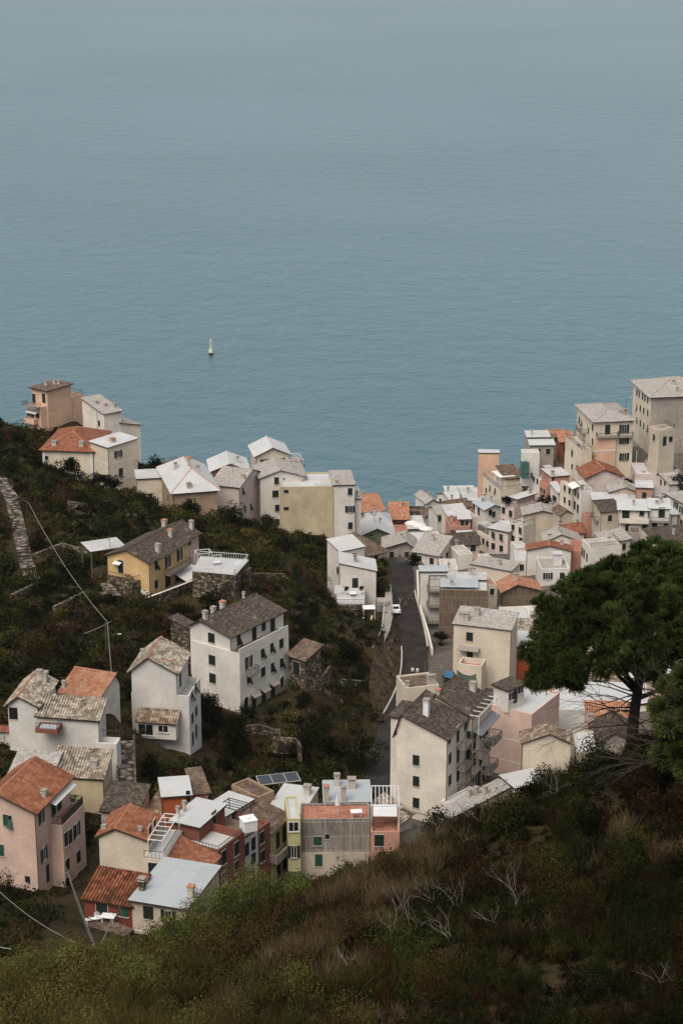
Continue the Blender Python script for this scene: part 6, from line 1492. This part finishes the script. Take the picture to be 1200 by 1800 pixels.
# scaffold net in the upper town
root = thing('scaffold', at(918,842,434), R(15), 'scaffold wrapped in green netting between the white terrace house and the grey houses', 'scaffold'); b = MB(); b.box(0, 1.4, 0, 1.6, 0, 3.8, flat('green_net', (.05,.13,.105), .9)); b.build('netting', root)
b = MB()
for x in (-.05, 1.45):
    for y in (-.05, 1.65): b.bar((x, y, 0), (x, y, 4.3), .08, METAL)
for z in (1.3, 2.6, 3.85): b.bar((-.05, -.05, z), (1.45, -.05, z), .07, METAL)
b.build('poles', root)
# white notice board with a tiled top at the far left
root = thing('notice_board', at(-6,1318,231), R(1), 'white board with boat emblem and three lines of lettering under a terracotta tile cap', 'sign'); W_ = 24/3500*262
b = MB(); b.box(0, W_, 0, .25, -1.2, 2.45, P['pale']); b.build('board', root)
b = MB(); roof_plane(b, [(-.1, -.25, 2.45), (W_+.1, -.25, 2.45), (W_+.1, .5, 3.1), (-.1, .5, 3.1)], Rf['terra'], .3); b.build('tile_cap', root)
b = MB(); x = W_*.62; b.poly([(x-.05,-.012,1.85),(x+.0,-.012,1.45),(x+.09,-.012,1.45),(x+.03,-.012,1.95)], DARK); b.poly([(x-.14,-.012,1.4),(x+.14,-.012,1.4),(x+.09,-.012,1.32),(x-.09,-.012,1.32)], DARK); b.bar((x-.02,-.012,1.3),(x-.02,-.012,2.0),.02,DARK); b.build('emblem', root)
def text(root, s, x, z, size, mat):
    cu = bpy.data.curves.new('lettering', 'FONT'); cu.body = s; cu.size = size; cu.align_x = 'CENTER'; cu.extrude = .004
    o = bpy.data.objects.new('lettering', cu); sc.collection.objects.link(o); dg = bpy.context.evaluated_depsgraph_get(); me = bpy.data.meshes.new_from_object(o.evaluated_get(dg)); bpy.data.objects.remove(o)
    me.materials.clear(); me.materials.append(mat); l = link(me, 'lettering', root, Matrix.Translation((x, -.012, z)) @ Matrix.Rotation(R(90), 4, 'X')); return l
text(root, 'CASA', x, 1.05, .22, DARK); text(root, 'A MARINA', x, .74, .22, DARK); text(root, 'RIOMAGGIORE', x, .42, .2, DARK)
# ------------------------------------------------------------------ poles, lamps and cables
CABLE = flat('cable_grey', (.22, .20, .18), .6)
def pole(name, label, px, pyb, pyt, Y, mat, arm=None, rad=.11, cat='pole', head=True):
    a, c = at(px, pyb, Y), at(px, pyt, Y); a.z = min(a.z, g1(a.x, a.y)+.3); root = thing(name, a, 0, label, cat); b = MB(); b.tube([(0,0,-.5),(0,0,c.z-a.z)],[rad, rad*.7], mat, 8); b.build('post', root)
    if arm:
        z = c.z-a.z-arm[1]; b = MB(); b.tube([(0,0,z),(arm[0]*.5,0,z+.35),(arm[0],0,z+.45)], .04, mat, 5); b.build('arm', root)
        if head: b = MB(); b.box(arm[0]-.05, arm[0]+(.55 if arm[0] > 0 else -.55), -.12, .12, z+.38, z+.5, SILL) if arm[0] > 0 else b.box(arm[0]-.5, arm[0]+.05, -.12, .12, z+.38, z+.5, SILL); b.build('lamp_head', root)
    return root, c
pw = flat('pole_wood', (.09, .07, .055), .9)
_, pA = pole('utility_pole','wooden lamp pole beside the hillside steps at the upper left',51,952,884,346,pw,(-1.0,2.2),cat='utility pole')
_, pB = pole('utility_pole','wooden pole with a lamp arm where the thick cable bends above the terraced white house',189,1185,1093,276,pw,(1.8,2.4),cat='utility pole')
_, pC = pole('street_lamp','thin lamp post between the yellow house and the four-storey house',1098,735,700,432,METAL,(.8,.3),.07,'street lamp')
pole('antenna_pole','short pale pole with a board at the right end of the white roof terrace',1117,822,792,422,METALW,None,.07)
pole('street_lamp','dark lamp post at the bend of the steep garden path',1199+0-6,815,775,414,METAL,(-.6,.2),.06,'street lamp')
def cable(label, pts_, rad, sag, mat=CABLE):
    P0 = pts_[0]; root = thing('cable', P0, 0, label, 'cable'); b = MB()
    for a, c in zip(pts_, pts_[1:]):
        a, c = a-P0, c-P0; b.tube([a.lerp(c, i/12)-Vector((0, 0, sag*4*(i/12)*(1-i/12))) for i in range(13)], rad, mat, 4)
    b.build('wire', root)
cable('thick pale cable looping from pole to pole down the left slope to the white houses', [at(-30,790,360), pA, pB, at(203,1243,238)], .05, 1.6)
cable('thin wire crossing behind the pole with the lamp arm', [at(148,1114,280), at(196,1092,277)], .05, .1)
XC = at(171,1672,134)
cable('pale cable running from the pink house wall down to the crossing point', [at(117,1525,189.5), XC], .025, .15)
cable('second pale cable from the pink house wall close beside the first', [at(121,1540,189.5), at(167,1668,134)], .02, .3)
cable('long sagging cable from the left edge to the crossing point', [at(-20,1548,176), at(166,1670,134)], .035, .9)
cable('short pale cable from the crossing point up to the dark red outbuilding', [at(172,1670,134), at(196,1615,175)], .045, .2)
cable('thin cable end at the left edge below the pink house', [at(-20,1658,150), at(20,1668,146)], .05, .1)
cable('dark wire slanting across the dark red outbuilding', [at(205,1575,183), at(228,1650,176)], .03, .1, METAL)
for i, (px_, py_, Y_, lab) in enumerate([(724,934,440,'white parasol left of the other harbour parasols'),(736,938,438,'white parasol in the middle of the harbour parasols'),(748,944,434,'white parasol nearest the street among the harbour parasols')]):
    p = at(px_, py_, Y_); root = thing('parasol', p, .3*i, lab, 'parasol', 'white parasols near the harbour'); b = MB(); b.bar((0,0,-1),(0,0,2.5),.08,METALW); b.build('pole', root)
    b = MB(); q = [Vector((math.cos(a)*1.7, math.sin(a)*1.7, 2.1)) for a in [k*math.pi/4 for k in range(8)]]
    for k in range(8): b.poly([q[k], q[(k+1) % 8], Vector((0,0,2.7))], CLOTH); b.poly([q[(k+1) % 8]-Vector((0,0,.04)), q[k]-Vector((0,0,.04)), Vector((0,0,2.66))], CLOTH)
    b.build('canopy', root)
# ------------------------------------------------------------------ navigation buoy
p = at(371,622.5,712); p.z = 0
root = thing('navigation_buoy', p, 0, 'pale yellow-green pillar buoy with a lattice mast floating alone on the sea', 'buoy'); BY = flat('buoy_paint', (.55,.56,.42), .5)
b = MB(); b.tube([(0,0,-.4),(0,0,.8)], [.85,.80], flat('buoy_black', (.015,.013,.01), .6), 14); b.build('hull', root)
b = MB(); b.tube([(0,0,.8),(0,0,2.2)], [.80,.72], BY, 14); b.build('drum', root)
b = MB()
for k in range(4):
    a = math.pi/4+k*math.pi/2; b.bar((.6*math.cos(a),.6*math.sin(a),2.2),(.22*math.cos(a),.22*math.sin(a),5.2),.12,BY)
for z, r in ((3.2,.5),(4.3,.36),(5.2,.5)): b.tube([(0,0,z),(0,0,z+.12)], r, BY, 8)
b.bar((0,0,2.2),(0,0,5.4),.16,BY); b.tube([(0,0,5.3),(0,0,6.0)], [.2,.16], BY, 8); b.build('mast', root)
# ------------------------------------------------------------------ parked car
CARP = flat('car_paint', (.62,.62,.61), .25, 0, .6); TYRE = flat('tyre', (.02,.02,.02), .9); RED = flat('tail_lamp', (.25,.02,.015), .3)
pc = at(695,1076,341.5); i_ = min(range(len(ROAD)), key=lambda i: abs(ROAD[i].y-pc.y)); dd = ROAD[i_+1]-ROAD[i_-1]; yaw = math.atan2(dd.y, dd.x)
pc.z = ROAD[i_].z+.07; slope = math.atan2(dd.z, math.hypot(dd.x, dd.y))
root = thing('parked_car', pc, yaw, 'silver white hatchback parked on the street beside the walkway railing', 'car'); root.rotation_euler = (0, -slope, yaw)
b = MB(); prof = [(-2.0,.35),(-2.02,.75),(-1.85,.95),(-1.0,1.0),(-.45,1.42),(.9,1.46),(1.55,1.05),(1.95,.98),(2.05,.6),(2.0,.3)]
secs = [(-.84,1.0,.97),(-.6,1,1.0),(.6,1,1.0),(.84,1.0,.97)]
def carsec(y, k): return [Vector((x*(1 if abs(y) < .7 else .97), y*(1.0 if z < 1.02 else .82), z)) for x, z in prof]
S = [carsec(y, k) for y, _, k in secs]
for A1, B1 in zip(S, S[1:]):
    for i in range(len(prof)): j = (i+1) % len(prof); b.poly([A1[i], A1[j], B1[j], B1[i]], CARP)
b.poly(S[0], CARP); b.poly(S[-1][::-1], CARP); b.build('body', root)
def pane(name, pts__, mat): q = MB(); q.poly(pts__, mat); q.build(name, root)
pane('rear_window', [(1.50,-.56,1.10),(1.50,.56,1.10),(.98,.52,1.435),(.98,-.52,1.435)], GLASS); pane('windscreen', [(-1.0,-.6,1.02),(-1.0,.6,1.02),(-.52,.55,1.39),(-.52,-.55,1.39)], GLASS)
for n_2, f in (('rear_window', 0),): pass
for s in (-1, 1): pane('side_window', [(-.85,s*.80,1.06),(1.3,s*.80,1.06),(.85,s*.715,1.40),(-.42,s*.715,1.36)], GLASS)
for s in (-1, 1):
    for x in (-1.25, 1.3):
        q = MB(); q.tube([(x, s*.70, .32), (x, s*.86, .32)], .32, TYRE, 14); w_ = q.build('wheel', root); q = MB(); q.tube([(x, s*.855, .32), (x, s*.875, .32)], .19, SILL, 10); q.build('rim', w_)
    q = MB(); q.box(1.93, 2.04, s*.62-.12, s*.62+.12, .68, .9, RED); q.build('tail_light', root); q = MB(); q.box(-2.05, -1.93, s*.6-.15, s*.6+.15, .62, .82, GLASS); q.build('headlight', root)
q = MB(); q.box(1.98, 2.1, -.75, .75, .34, .52, TYRE); q.build('bumper', root); q = MB(); q.box(-2.08, -1.98, -.75, .75, .34, .5, TYRE); q.build('bumper', root)
# the body glass of the roofline sits proud of the paint
for o in root.children:
    if o.name.startswith(('rear_window', 'windscreen')): o.location.z += .035
# ------------------------------------------------------------------ people
SKIN = flat('skin', (.42,.27,.19), .6); HAIR = flat('hair', (.04,.03,.02), .8)
def person(px, py, Y, label, shirt, legs, yaw, hgt=1.72, hair=HAIR, stride=.25):
    p = at(px, py, Y); i = min(range(len(ROAD)), key=lambda i: abs(ROAD[i].y-p.y)); p.z = ROAD[i].z+.07
    root = thing('person', p, yaw, label, 'person', 'people walking in the street'); k = hgt/1.72
    verts = [(0,0,.95),(0,0,1.15),(0,.0,1.38),(0,0,1.50),(0,-.01,1.62),          # pelvis..head
             (-.19,0,1.42),(-.25,.03,1.15),(-.24,-.10,.92),(-.24,-.14,.84),(.19,0,1.42),(.25,-.03,1.15),(.24,-.14,.95),(.24,-.18,.87),
             (-.10,0,.90),(-.11,-stride*.5,.50),(-.11,-stride*.7,.08),(-.11,-stride*.7-.16,.05),(.10,0,.90),(.11,stride*.3,.52),(.11,stride*.8,.12),(.11,stride*.8-.14,.05)]
    rad = [.15,.135,.155,.06,.095,.07,.05,.04,.035,.07,.05,.04,.035,.09,.065,.045,.035,.09,.065,.045,.035]
    edges = [(0,1),(1,2),(2,3),(3,4),(2,5),(5,6),(6,7),(7,8),(2,9),(9,10),(10,11),(11,12),(0,13),(13,14),(14,15),(15,16),(0,17),(17,18),(18,19),(19,20)]
    me = bpy.data.meshes.new('body'); me.from_pydata([(x*k, y*k, z*k) for x, y, z in verts], edges, []); o = bpy.data.objects.new('body', me); sc.collection.objects.link(o)
    sk = o.modifiers.new('s', 'SKIN'); 
    for v, r in zip(me.skin_vertices[0].data, rad): v.radius = (r*k, r*k*.8)
    me.skin_vertices[0].data[0].use_root = True
    sb = o.modifiers.new('b', 'SUBSURF'); sb.levels = 1; sb.render_levels = 1
    dg = bpy.context.evaluated_depsgraph_get(); m2 = bpy.data.meshes.new_from_object(o.evaluated_get(dg)); bpy.data.objects.remove(o)
    m2.materials.clear()
    for mm in (SKIN, shirt, legs, HAIR): m2.materials.append(mm)
    for f in m2.polygons:
        z = f.center.z/k; x = abs(f.center.x)/k; f.use_smooth = True
        f.material_index = 3 if (z > 1.66 or (z > 1.58 and f.center.y > .02)) else 0 if (z > 1.47 or (x > .18 and z < 1.22 and z > .8)) else 1 if z > .93 else 2 if z > .10 else 3
    m2.name = 'body'; bo = link(m2, 'body', root)
    hb = MB(); hb.tube([(0,.015*k,1.60*k),(0,.01*k,1.70*k),(0,0,1.745*k)], [.095*k,.092*k,.04*k], hair, 10); hb.build('hair', root)
    return root
bl = flat('cloth_black', (.015,.013,.013), .9); dk = flat('cloth_dark_red', (.10,.02,.02), .9); wh = flat('cloth_white', (.62,.60,.58), .9); jn = flat('cloth_denim', (.05,.06,.08), .9); bg_ = flat('cloth_beige', (.35,.3,.24), .9)
person(703,1058,347,'person in a dark jacket and pale trousers walking beside the parked car',bl,bg_,.2)
person(712,1066,344,'smaller person in a dark red top walking between the two dark figures',dk,bl,-.1,1.5)
person(720.5,1057,347,'person dressed all in black walking on the right of the group of three',bl,bl,.1,1.78)
person(724.5,1188,304,'person in loose white shirt and dark shorts, left one of the pair in white',wh,bl,.1,1.76)
person(733,1187,304,'person in a white top and pale trousers on the lower street, right of the pair',wh,bg_,-.2,1.66)
# ------------------------------------------------------------------ haze over the bay
m = bpy.data.materials.new('haze_air'); m.use_nodes = True; nn_ = m.node_tree; nn_.nodes.remove(nn_.nodes['Principled BSDF'])
pv_ = nn_.nodes.new('ShaderNodeVolumePrincipled'); pv_.inputs['Color'].default_value = (.80,.84,.88,1); pv_.inputs['Density'].default_value = HAZE; pv_.inputs['Anisotropy'].default_value = 0
nn_.links.new(pv_.outputs[0], nn_.nodes['Material Output'].inputs['Volume'])
b = MB(); b.box(-6500, 6500, -2100, 7200, -60, 260, m); o = b.build('haze'); tag(o, kind='stuff')
